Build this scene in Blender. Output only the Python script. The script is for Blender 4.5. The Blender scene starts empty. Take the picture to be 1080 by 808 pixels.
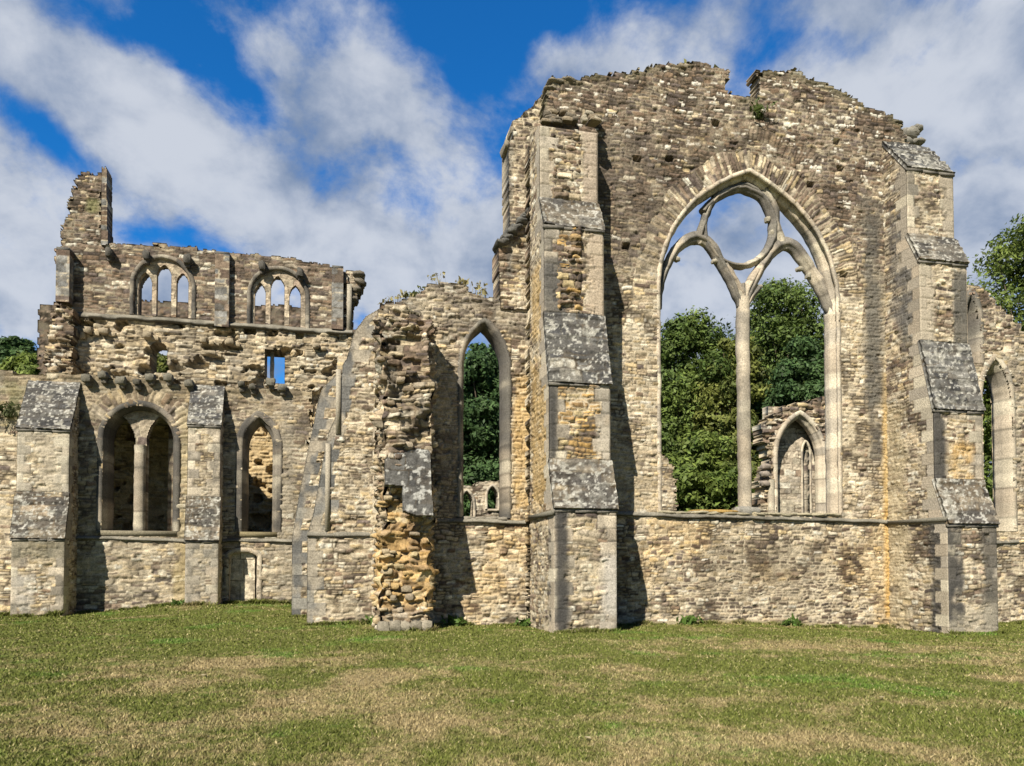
import bpy, math, random
import numpy as np
from mathutils import Vector
random.seed(7); np.random.seed(7)
C = bpy.context.scene.collection
R = math.radians
# ------------------------------------------------------------------ camera model (building axes: +x along the fronts, +y into them)
YAW, PIT, F, CX, CY, EYE = R(13), R(1.7), 800.0, 540.0, 571.0, 1.6
_f = np.array([math.sin(YAW)*math.cos(PIT), math.cos(YAW)*math.cos(PIT), math.sin(PIT)])
_r = np.array([math.cos(YAW), -math.sin(YAW), 0.0])
_u = np.cross(_r, _f)
def at(px, py, Y):
    """photo point -> (x, z) on the vertical plane y = Y"""
    d = _f*F + _r*(px-CX) + _u*(CY-py)
    t = Y/d[1]
    return float(d[0]*t), float(EYE+d[2]*t)
def X(px, Y, py=450): return at(px, py, Y)[0]
def Z(px, py, Y): return at(px, py, Y)[1]
def P(pts, Y): return [at(a, b, Y) for a, b in pts]
# ------------------------------------------------------------------ noise
def h2(i, j, s):
    i = np.asarray(i).astype(np.int64); j = np.asarray(j).astype(np.int64)
    n = (i*374761393 + j*668265263 + s*1274126177) & 0xffffffff
    n = ((n ^ (n >> 13))*1103515245) & 0xffffffff
    n = ((n ^ (n >> 15))*668265263) & 0xffffffff
    return ((n ^ (n >> 16)) & 0xffffff)/float(0xffffff)
def vn(x, y, s=0):
    x = np.asarray(x, float); y = np.asarray(y, float)
    xi = np.floor(x); yi = np.floor(y); fx = x-xi; fy = y-yi
    fx = fx*fx*(3-2*fx); fy = fy*fy*(3-2*fy)
    a = h2(xi, yi, s); b = h2(xi+1, yi, s); c = h2(xi, yi+1, s); d = h2(xi+1, yi+1, s)
    return (a*(1-fx)+b*fx)*(1-fy)+(c*(1-fx)+d*fx)*fy
def fbm(x, y, s=0, o=4):
    r = 0; a = .5; t = 0
    for k in range(o):
        r = r+a*vn(x*2**k, y*2**k, s+k*17); t += a; a *= .5
    return r/t
def ss(a, b, x):
    t = np.clip((x-a)/(b-a), 0, 1); return t*t*(3-2*t)
def inpoly(x, y, poly):
    ins = np.zeros(np.shape(x), bool); n = len(poly)
    for i in range(n):
        x1, y1 = poly[i]; x2, y2 = poly[(i+1) % n]
        if y1 == y2: continue
        c = ((y1 > y) != (y2 > y)) & (x < (x2-x1)*(y-y1)/(y2-y1)+x1)
        ins ^= c
    return ins
# ------------------------------------------------------------------ mesh collector
ROOT = {}
class M:
    def __init__(s): s.v = []; s.q = []; s.c = []; s.n = 0
    def add(s, v, q, c):
        v = np.asarray(v, float).reshape(-1, 3); q = np.asarray(q, np.int64).reshape(-1, 4)
        c = np.asarray(c, float)
        if c.ndim == 1: c = np.tile(c, (len(v), 1))
        s.v.append(v); s.q.append(q+s.n); s.c.append(c); s.n += len(v)
    def warp(s, fn):
        s.v = [fn(v) for v in s.v]; return s
    def build(s, name, mat, parent=None, smooth=False):
        v = np.concatenate(s.v); q = np.concatenate(s.q); c = np.concatenate(s.c)
        loc = ROOT.get(parent.name, (0, 0, 0)) if parent else (0, 0, 0)
        if parent: v = v-np.array(loc)
        me = bpy.data.meshes.new(name)
        tri = q[:, 2] == q[:, 3]
        if tri.any():
            cnt = np.where(tri, 3, 4); st = np.concatenate([[0], np.cumsum(cnt)[:-1]])
            keep = np.ones(q.shape, bool); keep[tri, 3] = False
            lv = q[keep]
        else:
            cnt = np.full(len(q), 4); st = np.arange(len(q))*4; lv = q.ravel()
        me.vertices.add(len(v)); me.vertices.foreach_set('co', v.astype(np.float32).ravel())
        me.loops.add(len(lv)); me.loops.foreach_set('vertex_index', lv.astype(np.int32))
        me.polygons.add(len(q)); me.polygons.foreach_set('loop_start', st.astype(np.int32))
        me.polygons.foreach_set('loop_total', cnt.astype(np.int32))
        if smooth: me.polygons.foreach_set('use_smooth', np.ones(len(q), bool))
        me.update(calc_edges=True)
        a = me.attributes.new('Col', 'FLOAT_COLOR', 'POINT')
        a.data.foreach_set('color', np.concatenate([c[:, :3], np.ones((len(c), 1))], 1).astype(np.float32).ravel())
        me.materials.append(mat)
        o = bpy.data.objects.new(name, me); C.objects.link(o)
        if parent:
            o.parent = parent; ROOT[o.name] = loc
        return o
def thing(name, label, cat, loc, group=None):
    o = bpy.data.objects.new(name, None); C.objects.link(o); o.location = loc
    o['label'] = label; o['category'] = cat; o['kind'] = 'thing'
    if group: o['group'] = group
    ROOT[o.name] = loc
    return o
# ------------------------------------------------------------------ masonry
BUFF = np.array([(.53,.44,.305),(.48,.40,.275),(.58,.50,.37),(.43,.345,.235),(.52,.41,.245),(.42,.36,.275),(.62,.56,.44)])
BROWN = np.array([(.15,.11,.085),(.21,.155,.115),(.11,.088,.075),(.25,.19,.14),(.15,.12,.105),(.30,.235,.18),(.22,.155,.105)])
GREY = np.array([(.10,.10,.098),(.15,.148,.14),(.07,.07,.072),(.19,.185,.17)])
ASH = np.array([(.47,.41,.32),(.42,.36,.28),(.51,.46,.36),(.37,.33,.27)])
OCH = np.array([(.50,.32,.12),(.56,.38,.17),(.44,.29,.12),(.52,.42,.24),(.35,.23,.11)])
def pick(pal, r): return pal[np.minimum((r*len(pal)).astype(int), len(pal)-1)]
def stones(u, v, seed=1, ch=(.055,.14), sw=(.08,.30), warp=.06, joint=.011, split=.28, wig=1.0):
    rs = np.random.RandomState(seed)
    vw = v+warp*(fbm(u*.5, v*.5, seed)-.5)*2+wig*(.035*(vn(u*3.1, v*4, seed+3)-.5)*2+.016*(vn(u*11, v*12, seed+4)-.5)*2)
    uw = u+wig*(.04*(vn(u*4, v*6, seed+5)-.5)*2+.02*(vn(u*12, v*13, seed+6)-.5)*2)
    lo = vw.min()-.5; n = int((vw.max()+.5-lo)/ch[0])+4
    hs = rs.uniform(ch[0], ch[1], n)
    cum = lo+np.concatenate([[0], np.cumsum(hs)])
    row = np.clip(np.searchsorted(cum, vw)-1, 0, n-1)
    lv = vw-cum[row]; hv = hs[row]
    k = np.zeros(u.shape, int); lu = np.zeros(u.shape); hu = np.ones(u.shape)
    ulo = uw.min()-1; uhi = uw.max()+1; m = int((uhi-ulo)/sw[0])+4
    fr, fu = row.ravel(), uw.ravel(); order = np.argsort(fr, kind='stable'); srt = fr[order]
    bnd = np.searchsorted(srt, np.arange(n+1))
    kk = np.zeros(fr.shape, int); ll = np.zeros(fr.shape); hh = np.ones(fr.shape)
    for r in range(n):
        w = rs.uniform(sw[0], sw[1], m)*(0.7+0.6*hs[r]/ch[1])
        cb = ulo-rs.uniform(0, .4)+np.concatenate([[0], np.cumsum(w)])
        ids = order[bnd[r]:bnd[r+1]]
        if len(ids) == 0: continue
        uu = fu[ids]; ki = np.clip(np.searchsorted(cb, uu)-1, 0, m-1)
        kk[ids] = ki; ll[ids] = uu-cb[ki]; hh[ids] = w[ki]
    k = kk.reshape(u.shape); lu = ll.reshape(u.shape); hu = hh.reshape(u.shape)
    sp = (h2(row, k, seed+9) < split) & (hv > .11)
    sub = sp & (lv > hv*.5)
    lv2 = np.where(sub, lv-hv*.5, lv); hv2 = np.where(sp, hv*.5, hv)
    d1 = np.maximum(np.minimum(lu, hu-lu), 1e-4); d2 = np.maximum(np.minimum(lv2, hv2-lv2), 1e-4)
    d = 1/(d1**-2.2+d2**-2.2)**(1/2.2)
    kid = k*2+sub
    r = [h2(row, kid, seed+20+i) for i in range(5)]
    cu = u-lu+hu*.5; cv = v-lv2+hv2*.5
    gap = joint*(.35+1.5*vn(u*2.3, v*2.9, seed+60)*vn(u*.5, v*.6, seed+61)*2*wig)
    ed = ss(gap*.35, gap*1.0+.012, d)
    tilt = (lu/hu-.5)*(r[3]-.5)+(lv2/hv2-.5)*(r[4]-.5)*.8
    return dict(r=r, ed=ed, d=d, cu=cu, cv=cv, tilt=tilt, id=row*4096+kid)
def masonry(u, v, seed=1, brown=None, pal=BUFF, pal2=BROWN, amp=.035, rough=.02, mortar=(.52,.45,.33), white=.04, mdark=0, **kw):
    s = stones(u, v, seed, **kw)
    r = s['r']
    w = np.clip(brown if brown is not None else 0, 0, 1)*np.ones(u.shape)
    usep2 = r[2] < w
    col = np.where(usep2[..., None], pick(pal2, r[1]), pick(pal, r[1]))
    col = col*(.68+.55*h2(s['id'], 3, seed+1))[..., None]
    wh = (r[4] < white*1.6) & (vn(u*13, v*13, seed+2) > .35)
    col = np.where(wh[..., None], np.array((.60,.57,.48)), col)
    g = fbm(u*9, v*9, seed+31, 3)
    col = col*(.45+1.1*g)[..., None]
    bl_ = ss(.56, .68, fbm(u*3.1, v*4.3, seed+33, 4))[..., None]*.45
    col = col*(1-bl_)+np.array((.13,.11,.085))*bl_
    mk = ss(.38, .60, fbm(u*2.1, v*2.1, seed+70, 4))[..., None]
    mo = (np.array(mortar)*mk+np.array((.10,.08,.055))*(1-mk))*(.75+.5*g)[..., None]*(1-np.asarray(mdark)*np.ones(u.shape))[..., None]  # pale mortar, blotched near-black to stand in for shade in deep joints
    e = s['ed'][..., None]
    col = mo*(1-e)+col*e
    # a few lost stones leave holes, and large soft unevenness in the face
    deep = (r[0] < .09)
    h = s['ed']*(.35+.65*r[0]+.5*s['tilt'])*amp+rough*(fbm(u*1.7, v*1.7, seed+40)-.5)*2+.020*(fbm(u*11, v*13, seed+41, 2)-.5)*2*s['ed']
    h = np.where(deep & (s['ed'] > .1), h-amp*.9*s['ed'], h)
    return h, col, s
def paint(col, u, v, box, color, a=.8, soft=.15, nz=1.0, fs=2.2, seed=3):
    x0, x1, z0, z1 = box
    m = ss(x0-soft, x0+soft, u)*(1-ss(x1-soft, x1+soft, u))*ss(z0-soft, z0+soft, v)*(1-ss(z1-soft, z1+soft, v))
    n = fbm(u*fs, v*fs, seed, 5)
    m = m*(ss(.5-.12, .5+.12, n+(m-.5)*.35) if nz > 0 else 1)
    m = (m*a)[..., None]
    return col*(1-m)+np.array(color)*m
def lichen(col, u, v, seed, amt=.5, c=(.52,.52,.47)):
    n = fbm(u*7, v*7, seed, 3); n2 = fbm(u*1.3, v*1.3, seed+4, 3)
    m = ss(.60, .68, n+(n2-.5)*.5)*amt
    m = m[..., None]
    return col*(1-m)+np.array(c)*m
def speckle(col, u, v, seed, dens=.05, c=(.6,.58,.52), size=.07):
    """round lichen patches"""
    gi = np.floor(u/size); gj = np.floor(v/size)
    ox = h2(gi, gj, seed)*.6+.2; oy = h2(gi, gj, seed+1)*.6+.2
    d = np.hypot(u/size-gi-ox, v/size-gj-oy)
    m = ((h2(gi, gj, seed+2) < dens) & (d < .2+.25*h2(gi, gj, seed+3)))[..., None]*.85
    return col*(1-m)+np.array(c)*m
def grid_quads(nu, nv, keep):
    i, j = np.nonzero(keep)
    a = i*(nv+1)+j
    return i, j, np.stack([a, a+(nv+1), a+(nv+1)+1, a+1], 1)
def patch(m, O, U, V, N, u0, u1, v0, v1, res, fn, outline=None, holes=(), thick=0, fade=0, stonewise=True, rag=1.0):
    """height-field masonry face on the plane O + u U + v V, pushed out along N; closed to a solid when thick > 0"""
    O, U, V, N = [np.asarray(a, float) for a in (O, U, V, N)]
    nu = max(1, int(round((u1-u0)/res))); nv = max(1, int(round((v1-v0)/res)))
    us = np.linspace(u0, u1, nu+1); vs = np.linspace(v0, v1, nv+1)
    u, v = np.meshgrid(us, vs, indexing='ij')
    h, col, s = fn(u, v)
    if fade:
        e = np.minimum(np.minimum(u-u0, u1-u), np.minimum(v-v0, v1-v))
        h = h*ss(0, fade, e)
    pu = (u[:-1, :-1]+u[1:, 1:])/2; pv = (v[:-1, :-1]+v[1:, 1:])/2
    keep = np.ones(pu.shape, bool)
    if outline is not None:
        if stonewise: keep &= inpoly(pu+rag*(s['cu'][:-1, :-1]-pu), pv+rag*(s['cv'][:-1, :-1]-pv), outline)
        else: keep &= inpoly(pu, pv, outline)
    for hp in holes: keep &= ~inpoly(pu, pv, hp)
    pos = O+u[..., None]*U+v[..., None]*V
    front = (pos+h[..., None]*N).reshape(-1, 3)
    i, j, q = grid_quads(nu, nv, keep)
    flip = np.dot(np.cross(U, V), N) < 0
    cf = col.reshape(-1, 3)
    def compact(vv, qq, cc):
        used, inv = np.unique(qq.ravel(), return_inverse=True)
        m.add(vv[used], inv.reshape(-1, 4), cc[used])
    qf = q[:, ::-1] if flip else q
    if thick <= 0:
        compact(front, qf, cf); return
    back = (pos-thick*N).reshape(-1, 3)
    nn = (nu+1)*(nv+1)
    allv = np.concatenate([front, back]); allc = np.concatenate([cf, cf])
    K = np.zeros((nu+2, nv+2), bool); K[1:-1, 1:-1] = keep
    qs = [qf, (q+nn)[:, ::-1] if not flip else q+nn]
    def side(sel, a, b):
        ii, jj = np.nonzero(sel)
        if len(ii) == 0: return
        A = (ii+a[0])*(nv+1)+jj+a[1]; B = (ii+b[0])*(nv+1)+jj+b[1]
        qs.append(np.stack([A, A+nn, B+nn, B], 1))
    side(keep & ~K[:-2, 1:-1], (0, 0), (0, 1)); side(keep & ~K[2:, 1:-1], (1, 1), (1, 0))
    side(keep & ~K[1:-1, :-2], (1, 0), (0, 0)); side(keep & ~K[1:-1, 2:], (0, 1), (1, 1))
    compact(allv, np.concatenate(qs), allc)
def box(m, x0, x1, y0, y1, z0, z1, col, j=0):
    v = np.array([(x, y, z) for x in (x0, x1) for y in (y0, y1) for z in (z0, z1)], float)
    if j: v += np.random.uniform(-j, j, v.shape)
    q = [(0,1,3,2),(4,6,7,5),(0,4,5,1),(2,3,7,6),(0,2,6,4),(1,5,7,3)]
    m.add(v, q, col)
def rock(m, x, y, z, sx, sy, sz, col, seed=0, n=5):
    """irregular rounded block"""
    vs = []; qs = []
    g = np.linspace(-1, 1, n+1); b = 0
    for ax in range(3):
        for sg in (-1, 1):
            a, c = np.meshgrid(g, g, indexing='ij')
            p = np.zeros(a.shape+(3,)); p[..., ax] = sg; p[..., (ax+1) % 3] = a; p[..., (ax+2) % 3] = c
            l = np.linalg.norm(p, axis=-1, keepdims=True)
            p = p*(.35+.65/l*1.0)
            pp = p.reshape(-1, 3)
            d = 1+.40*(vn(pp[:, 0]*1.7+pp[:, 2]*1.1+seed, pp[:, 1]*1.7+seed*3.1, seed)-.5)+.28*(vn(pp[:, 0]*4+pp[:, 2]*3.1+seed, pp[:, 1]*4.3+pp[:, 2]*2+seed, seed+5)-.5)
            vs.append(pp*d[:, None]*np.array([sx, sy, sz])+np.array([x, y, z]))
            i, jj, q = grid_quads(n, n, np.ones((n, n), bool))
            qs.append((q if sg > 0 else q[:, ::-1])+b); b += len(pp)
    m.add(np.concatenate(vs), np.concatenate(qs), col)
# ------------------------------------------------------------------ arches and swept mouldings
def arch(x0, x1, zb, zs, za, n=16, legs=True):
    """path of an opening: up the left jamb, round the (pointed or round) head, down the right jamb"""
    a = (x1-x0)/2; r = za-zs; cx = (x0+x1)/2; pts = []
    if r >= a*.98:
        Rr = (a*a+r*r)/(2*a); th = math.atan2(r, Rr-a)
        for k in range(n+1):
            t = th*k/n; pts.append((x0+Rr-Rr*math.cos(t), zs+Rr*math.sin(t)))
        rt = [(x0+x1-p[0], p[1]) for p in pts[::-1]][1:]
        pts += rt
    else:
        for k in range(2*n+1):
            t = math.pi*k/(2*n); pts.append((cx-a*math.cos(t), zs+r*math.sin(t)))
    return ([(x0, zb)] if legs else [])+pts+([(x1, zb)] if legs else [])
def resample(pts, step):
    pts = np.array(pts, float); d = np.hypot(*np.diff(pts, axis=0).T); s = np.concatenate([[0], np.cumsum(d)])
    n = max(2, int(s[-1]/step)); t = np.linspace(0, s[-1], n+1)
    # keep exact corner points
    if len(pts) < 6: t = np.unique(np.concatenate([t, s]))
    else:
        e = np.diff(pts, axis=0); an = np.abs(np.diff(np.unwrap(np.arctan2(e[:, 1], e[:, 0])))); k = np.nonzero(an > .25)[0]+1
        for q in k: t[np.argmin(np.abs(t-s[q]))] = s[q]
    return np.stack([np.interp(t, s, pts[:, 0]), np.interp(t, s, pts[:, 1])], 1), t
def sweep(m, path, Y, prof, pal=ASH, step=.06, block=.38, closed=False, jit=.006, seed=1, dark=0.0, width=None, colfn=None, capends=True):
    """prof: closed list of (offset outwards in the wall plane, depth behind Y)"""
    p, t = resample(path, step)
    n = len(p)
    tan = np.gradient(p, axis=0); tan /= np.maximum(np.hypot(*tan.T), 1e-9)[:, None]
    nor = np.stack([-tan[:, 1], tan[:, 0]], 1)      # left of travel = outwards for a left-up, over, right-down path
    k = len(prof); pr = np.array(prof, float)
    # subdivide profile
    sub = []
    for i in range(k):
        a, b = pr[i], pr[(i+1) % k]; L = np.hypot(*(b-a)); q = max(1, int(L/.07))
        for z in range(q): sub.append(a+(b-a)*z/q)
    pr = np.array(sub); k = len(pr)
    w = np.ones(n) if width is None else np.interp(t/t[-1], width[0], width[1])
    off = pr[None, :, 0]*w[:, None]
    x = p[:, None, 0]+nor[:, None, 0]*off; z = p[:, None, 1]+nor[:, None, 1]*off; y = Y+pr[None, :, 1]+0*off
    jn = (vn(x*6+y*3, z*6+y*2, seed)-.5)*2*jit*2
    x = x+nor[:, None, 0]*jn; z = z+nor[:, None, 1]*jn; y = y+(vn(x*5, z*5, seed+7)-.5)*2*jit
    bi = np.floor(t/block+h2(np.zeros(1), np.zeros(1), seed)); fr = t/block+h2(np.zeros(1), np.zeros(1), seed)-bi
    r1 = h2(bi, 0, seed+1); r2 = h2(bi, 1, seed+1)
    col = pick(pal, r1)*(.82+.36*r2)[:, None]
    jd = 1-.45*((fr*block < .02)[:, None])
    col = np.repeat((col*jd)[:, None, :], k, 1)
    col = col*(.75+.5*fbm(x*5+y*3, z*5, seed+3, 3))[..., None]
    if dark: 
        dm = ss(.5-.1, .62, fbm(x*1.2, z*1.2, seed+9, 4)+dark*.3)[..., None]*.8
        col = col*(1-dm)+np.array((.09,.09,.088))*dm
    if colfn is not None: col = colfn(col, x, z)
    V = np.stack([x, y, z], -1).reshape(-1, 3)
    q = []
    I, J = np.meshgrid(np.arange(n-1), np.arange(k), indexing='ij'); I = I.ravel(); J = J.ravel(); J2 = (J+1) % k
    q = np.stack([I*k+J, I*k+J2, (I+1)*k+J2, (I+1)*k+J], 1)
    m.add(V, q, col.reshape(-1, 3))
    if capends:
        for e in (0, n-1):
            c = V[e*k:(e+1)*k]; ce = c.mean(0)
            vv = np.concatenate([c, ce[None]]); a = np.arange(k); qq = np.stack([a, (a+1) % k, np.full(k, k), np.full(k, k)], 1)
            m.add(vv, qq, col.reshape(-1, 3)[e*k])
def bar(m, pts, Y, w, d, **kw):
    """stone bar with chamfered section centred on a path; w, d = width and depth"""
    a, b = w/2, d/2; c = min(a, b)*.55
    prof = [(-a, -b+c), (-a+c*.8, -b), (a-c*.8, -b), (a, -b+c), (a, b-c), (a-c*.8, b), (-a+c*.8, b), (-a, b-c)]
    sweep(m, pts, Y, prof, **kw)
# ------------------------------------------------------------------ materials
def newmat(name):
    m = bpy.data.materials.new(name); m.use_nodes = True; nt = m.node_tree; nt.nodes.clear()
    o = nt.nodes.new('ShaderNodeOutputMaterial'); b = nt.nodes.new('ShaderNodeBsdfPrincipled')
    nt.links.new(b.outputs[0], o.inputs[0]); return m, nt, b
def N(nt, t, **kw):
    n = nt.nodes.new(t)
    for k, v in kw.items():
        if k in n.inputs: n.inputs[k].default_value = v
        else: setattr(n, k, v)
    return n
def mth(nt, op, a, b=None, c=None, clamp=False):
    n = nt.nodes.new('ShaderNodeMath'); n.operation = op; n.use_clamp = clamp
    for i, x in enumerate((a, b, c)):
        if x is None: continue
        if isinstance(x, (int, float)): n.inputs[i].default_value = x
        else: nt.links.new(x, n.inputs[i])
    return n.outputs[0]
def mixc(nt, f, a, b, mode='MIX'):
    n = nt.nodes.new('ShaderNodeMix'); n.data_type = 'RGBA'; n.blend_type = mode
    for s, x in ((n.inputs[0], f), (n.inputs[6], a), (n.inputs[7], b)):
        if isinstance(x, (int, float)): s.default_value = x
        elif isinstance(x, tuple): s.default_value = x+(1,) if len(x) == 3 else x
        else: nt.links.new(x, s)
    return n.outputs[2]
def ramp(nt, f, a, b):
    n = nt.nodes.new('ShaderNodeMapRange'); n.interpolation_type = 'SMOOTHSTEP'
    n.inputs[1].default_value = a; n.inputs[2].default_value = b; nt.links.new(f, n.inputs[0]); return n.outputs[0]
def noise(nt, co, scale, detail=4, rough=.55, dist=0):
    n = N(nt, 'ShaderNodeTexNoise', Scale=scale, Detail=detail, Roughness=rough, Distortion=dist); nt.links.new(co, n.inputs['Vector']); return n
def stone_mat(name, bump=.5, gain=1.0):
    m, nt, b = newmat(name)
    at_ = N(nt, 'ShaderNodeAttribute', attribute_name='Col'); g = nt.nodes.new('ShaderNodeNewGeometry'); co = g.outputs['Position']
    n1 = noise(nt, co, 26, 5, .7); n2 = noise(nt, co, 70, 3, .6)
    f = mth(nt, 'MULTIPLY_ADD', n1.outputs[0], 2.2, -.10)
    f2 = mth(nt, 'MULTIPLY', f, mth(nt, 'MULTIPLY_ADD', n2.outputs[0], .7, .65))
    f2 = mth(nt, 'MULTIPLY', f2, gain)
    cmb = N(nt, 'ShaderNodeCombineXYZ'); [nt.links.new(f2, cmb.inputs[i]) for i in range(3)]
    c = mixc(nt, 1.0, at_.outputs['Color'], cmb.outputs[0], 'MULTIPLY')
    nt.links.new(c, b.inputs['Base Color']); b.inputs['Roughness'].default_value = .92
    b.inputs['Specular IOR Level'].default_value = .2
    bp = N(nt, 'ShaderNodeBump', Strength=bump, Distance=.02)
    hsum = mth(nt, 'ADD', n1.outputs[0], mth(nt, 'MULTIPLY', n2.outputs[0], .4)); nt.links.new(hsum, bp.inputs['Height'])
    nt.links.new(bp.outputs[0], b.inputs['Normal'])
    return m
STONE = stone_mat('rubble_stone', .8, 1.0)
DRESSED = stone_mat('dressed_stone', .35, 1.0)
LEAD = stone_mat('weathered_slab_stone', .6, 1.0)
def leaf_mat(name, trans=.25):
    m, nt, b = newmat(name)
    a = N(nt, 'ShaderNodeAttribute', attribute_name='Col')
    nt.links.new(a.outputs['Color'], b.inputs['Base Color']); b.inputs['Roughness'].default_value = .6; b.inputs['Specular IOR Level'].default_value = .25
    t = N(nt, 'ShaderNodeBsdfTranslucent'); hs = N(nt, 'ShaderNodeHueSaturation', Value=1.5); nt.links.new(a.outputs['Color'], hs.inputs['Color']); nt.links.new(hs.outputs[0], t.inputs[0])
    mx = N(nt, 'ShaderNodeMixShader'); mx.inputs[0].default_value = trans
    nt.links.new(b.outputs[0], mx.inputs[1]); nt.links.new(t.outputs[0], mx.inputs[2])
    nt.links.new(mx.outputs[0], nt.nodes['Material Output'].inputs[0]); return m
LEAF = leaf_mat('foliage')
BARK = stone_mat('bark', .8)
# lawn colours, shared by the ground sheet and the blades
def lawn_mat(name, blades):
    m, nt, b = newmat(name)
    g = nt.nodes.new('ShaderNodeNewGeometry')
    mp = N(nt, 'ShaderNodeVectorMath', operation='MULTIPLY'); nt.links.new(g.outputs['Position'], mp.inputs[0]); mp.inputs[1].default_value = (1, 1, 0)
    co = mp.outputs[0]
    big = noise(nt, co, .16, 4, .6, .4); mid = noise(nt, co, .75, 5, .62, .6); fine = noise(nt, co, 7, 4, .7); ff = noise(nt, co, 45, 3, .7)
    sx = N(nt, 'ShaderNodeSeparateXYZ'); nt.links.new(co, sx.inputs[0])
    far = ramp(nt, sx.outputs[1], 13.2, 15.8)
    s = mth(nt, 'ADD', mth(nt, 'MULTIPLY', big.outputs[0], .9), mth(nt, 'MULTIPLY', mid.outputs[0], 1.1))
    s = mth(nt, 'ADD', s, mth(nt, 'MULTIPLY', fine.outputs[0], .55))
    s = mth(nt, 'SUBTRACT', s, mth(nt, 'MULTIPLY', far, .16))
    s = mth(nt, 'ADD', s, mth(nt, 'MULTIPLY', ff.outputs[0], .25))
    dry = ramp(nt, s, 1.30, 1.58)
    green = mixc(nt, fine.outputs[0], (.076,.096,.020), (.165,.180,.044))
    lush = ramp(nt, noise(nt, co, .5, 3, .6, .3).outputs[0], .56, .66)
    green = mixc(nt, mth(nt, 'MULTIPLY', lush, .8), green, (.100,.175,.030))
    straw = mixc(nt, ff.outputs[0], (.24,.18,.095), (.42,.33,.185))
    c = mixc(nt, mth(nt, 'MULTIPLY', dry, .82), green, straw)
    if blades:
        a = N(nt, 'ShaderNodeAttribute', attribute_name='Col'); sp = N(nt, 'ShaderNodeSeparateColor'); nt.links.new(a.outputs['Color'], sp.inputs[0])
        c = mixc(nt, mth(nt, 'MULTIPLY', sp.outputs[1], .75), c, (.42,.35,.20))
        c = mixc(nt, 1.0, c, a.outputs['Color'], 'MULTIPLY') if False else c
        v = mth(nt, 'MULTIPLY_ADD', sp.outputs[0], .8, .72)
        cm = N(nt, 'ShaderNodeCombineXYZ'); [nt.links.new(v, cm.inputs[i]) for i in range(3)]
        c = mixc(nt, 1.0, c, cm.outputs[0], 'MULTIPLY')
    else:
        v = mth(nt, 'MULTIPLY_ADD', ff.outputs[0], 1.3, .45)
        cm = N(nt, 'ShaderNodeCombineXYZ'); [nt.links.new(v, cm.inputs[i]) for i in range(3)]
        c = mixc(nt, 1.0, c, cm.outputs[0], 'MULTIPLY')
        bp = N(nt, 'ShaderNodeBump', Strength=.9, Distance=.03); nt.links.new(mth(nt, 'ADD', ff.outputs[0], fine.outputs[0]), bp.inputs['Height']); nt.links.new(bp.outputs[0], b.inputs['Normal'])
    nt.links.new(c, b.inputs['Base Color']); b.inputs['Roughness'].default_value = .85; b.inputs['Specular IOR Level'].default_value = .15
    return m
LAWN = lawn_mat('lawn_soil_and_turf', False); BLADE = lawn_mat('grass_blades', True)
# ------------------------------------------------------------------ ground
GP = [(0, 0, 0), (7, 18, .02), (5.5, 16.3, .06), (16, 16.3, -.18), (24, 18, -.25), (0, 20, .10), (-4, 27, .22), (-9, 26, -.05), (-12, 25, -.2), (-14, 14, -.1), (12, 9, 0), (-5, 10, 0), (5, 60, .1), (40, 50, 0), (-40, 50, 0)]
def gz(x, y):
    x = np.asarray(x, float); y = np.asarray(y, float); n = 0; d = 0
    for a, b, z in GP:
        w = 1/((x-a)**2+(y-b)**2+2.0)**1.6; n = n+w*z; d = d+w
    z = n/d
    return z+.03*(fbm(x*.5, y*.5, 5, 3)-.5)*2
def ground():
    a = np.concatenate([-np.geomspace(2500, 30, 26), np.linspace(-28, 34, 210), np.geomspace(36, 2500, 26)])
    b = np.concatenate([-np.geomspace(2500, 10, 22), np.linspace(-8, 45, 190), np.geomspace(47, 2500, 24)])
    x, y = np.meshgrid(a, b, indexing='ij'); z = gz(x, y)
    m = M(); i, j, q = grid_quads(len(a)-1, len(b)-1, np.ones((len(a)-1, len(b)-1), bool))
    m.add(np.stack([x, y, z], -1).reshape(-1, 3), q, (.1, .1, .1))
    o = m.build('lawn', LAWN, smooth=True); o['kind'] = 'structure'
ground()
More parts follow.
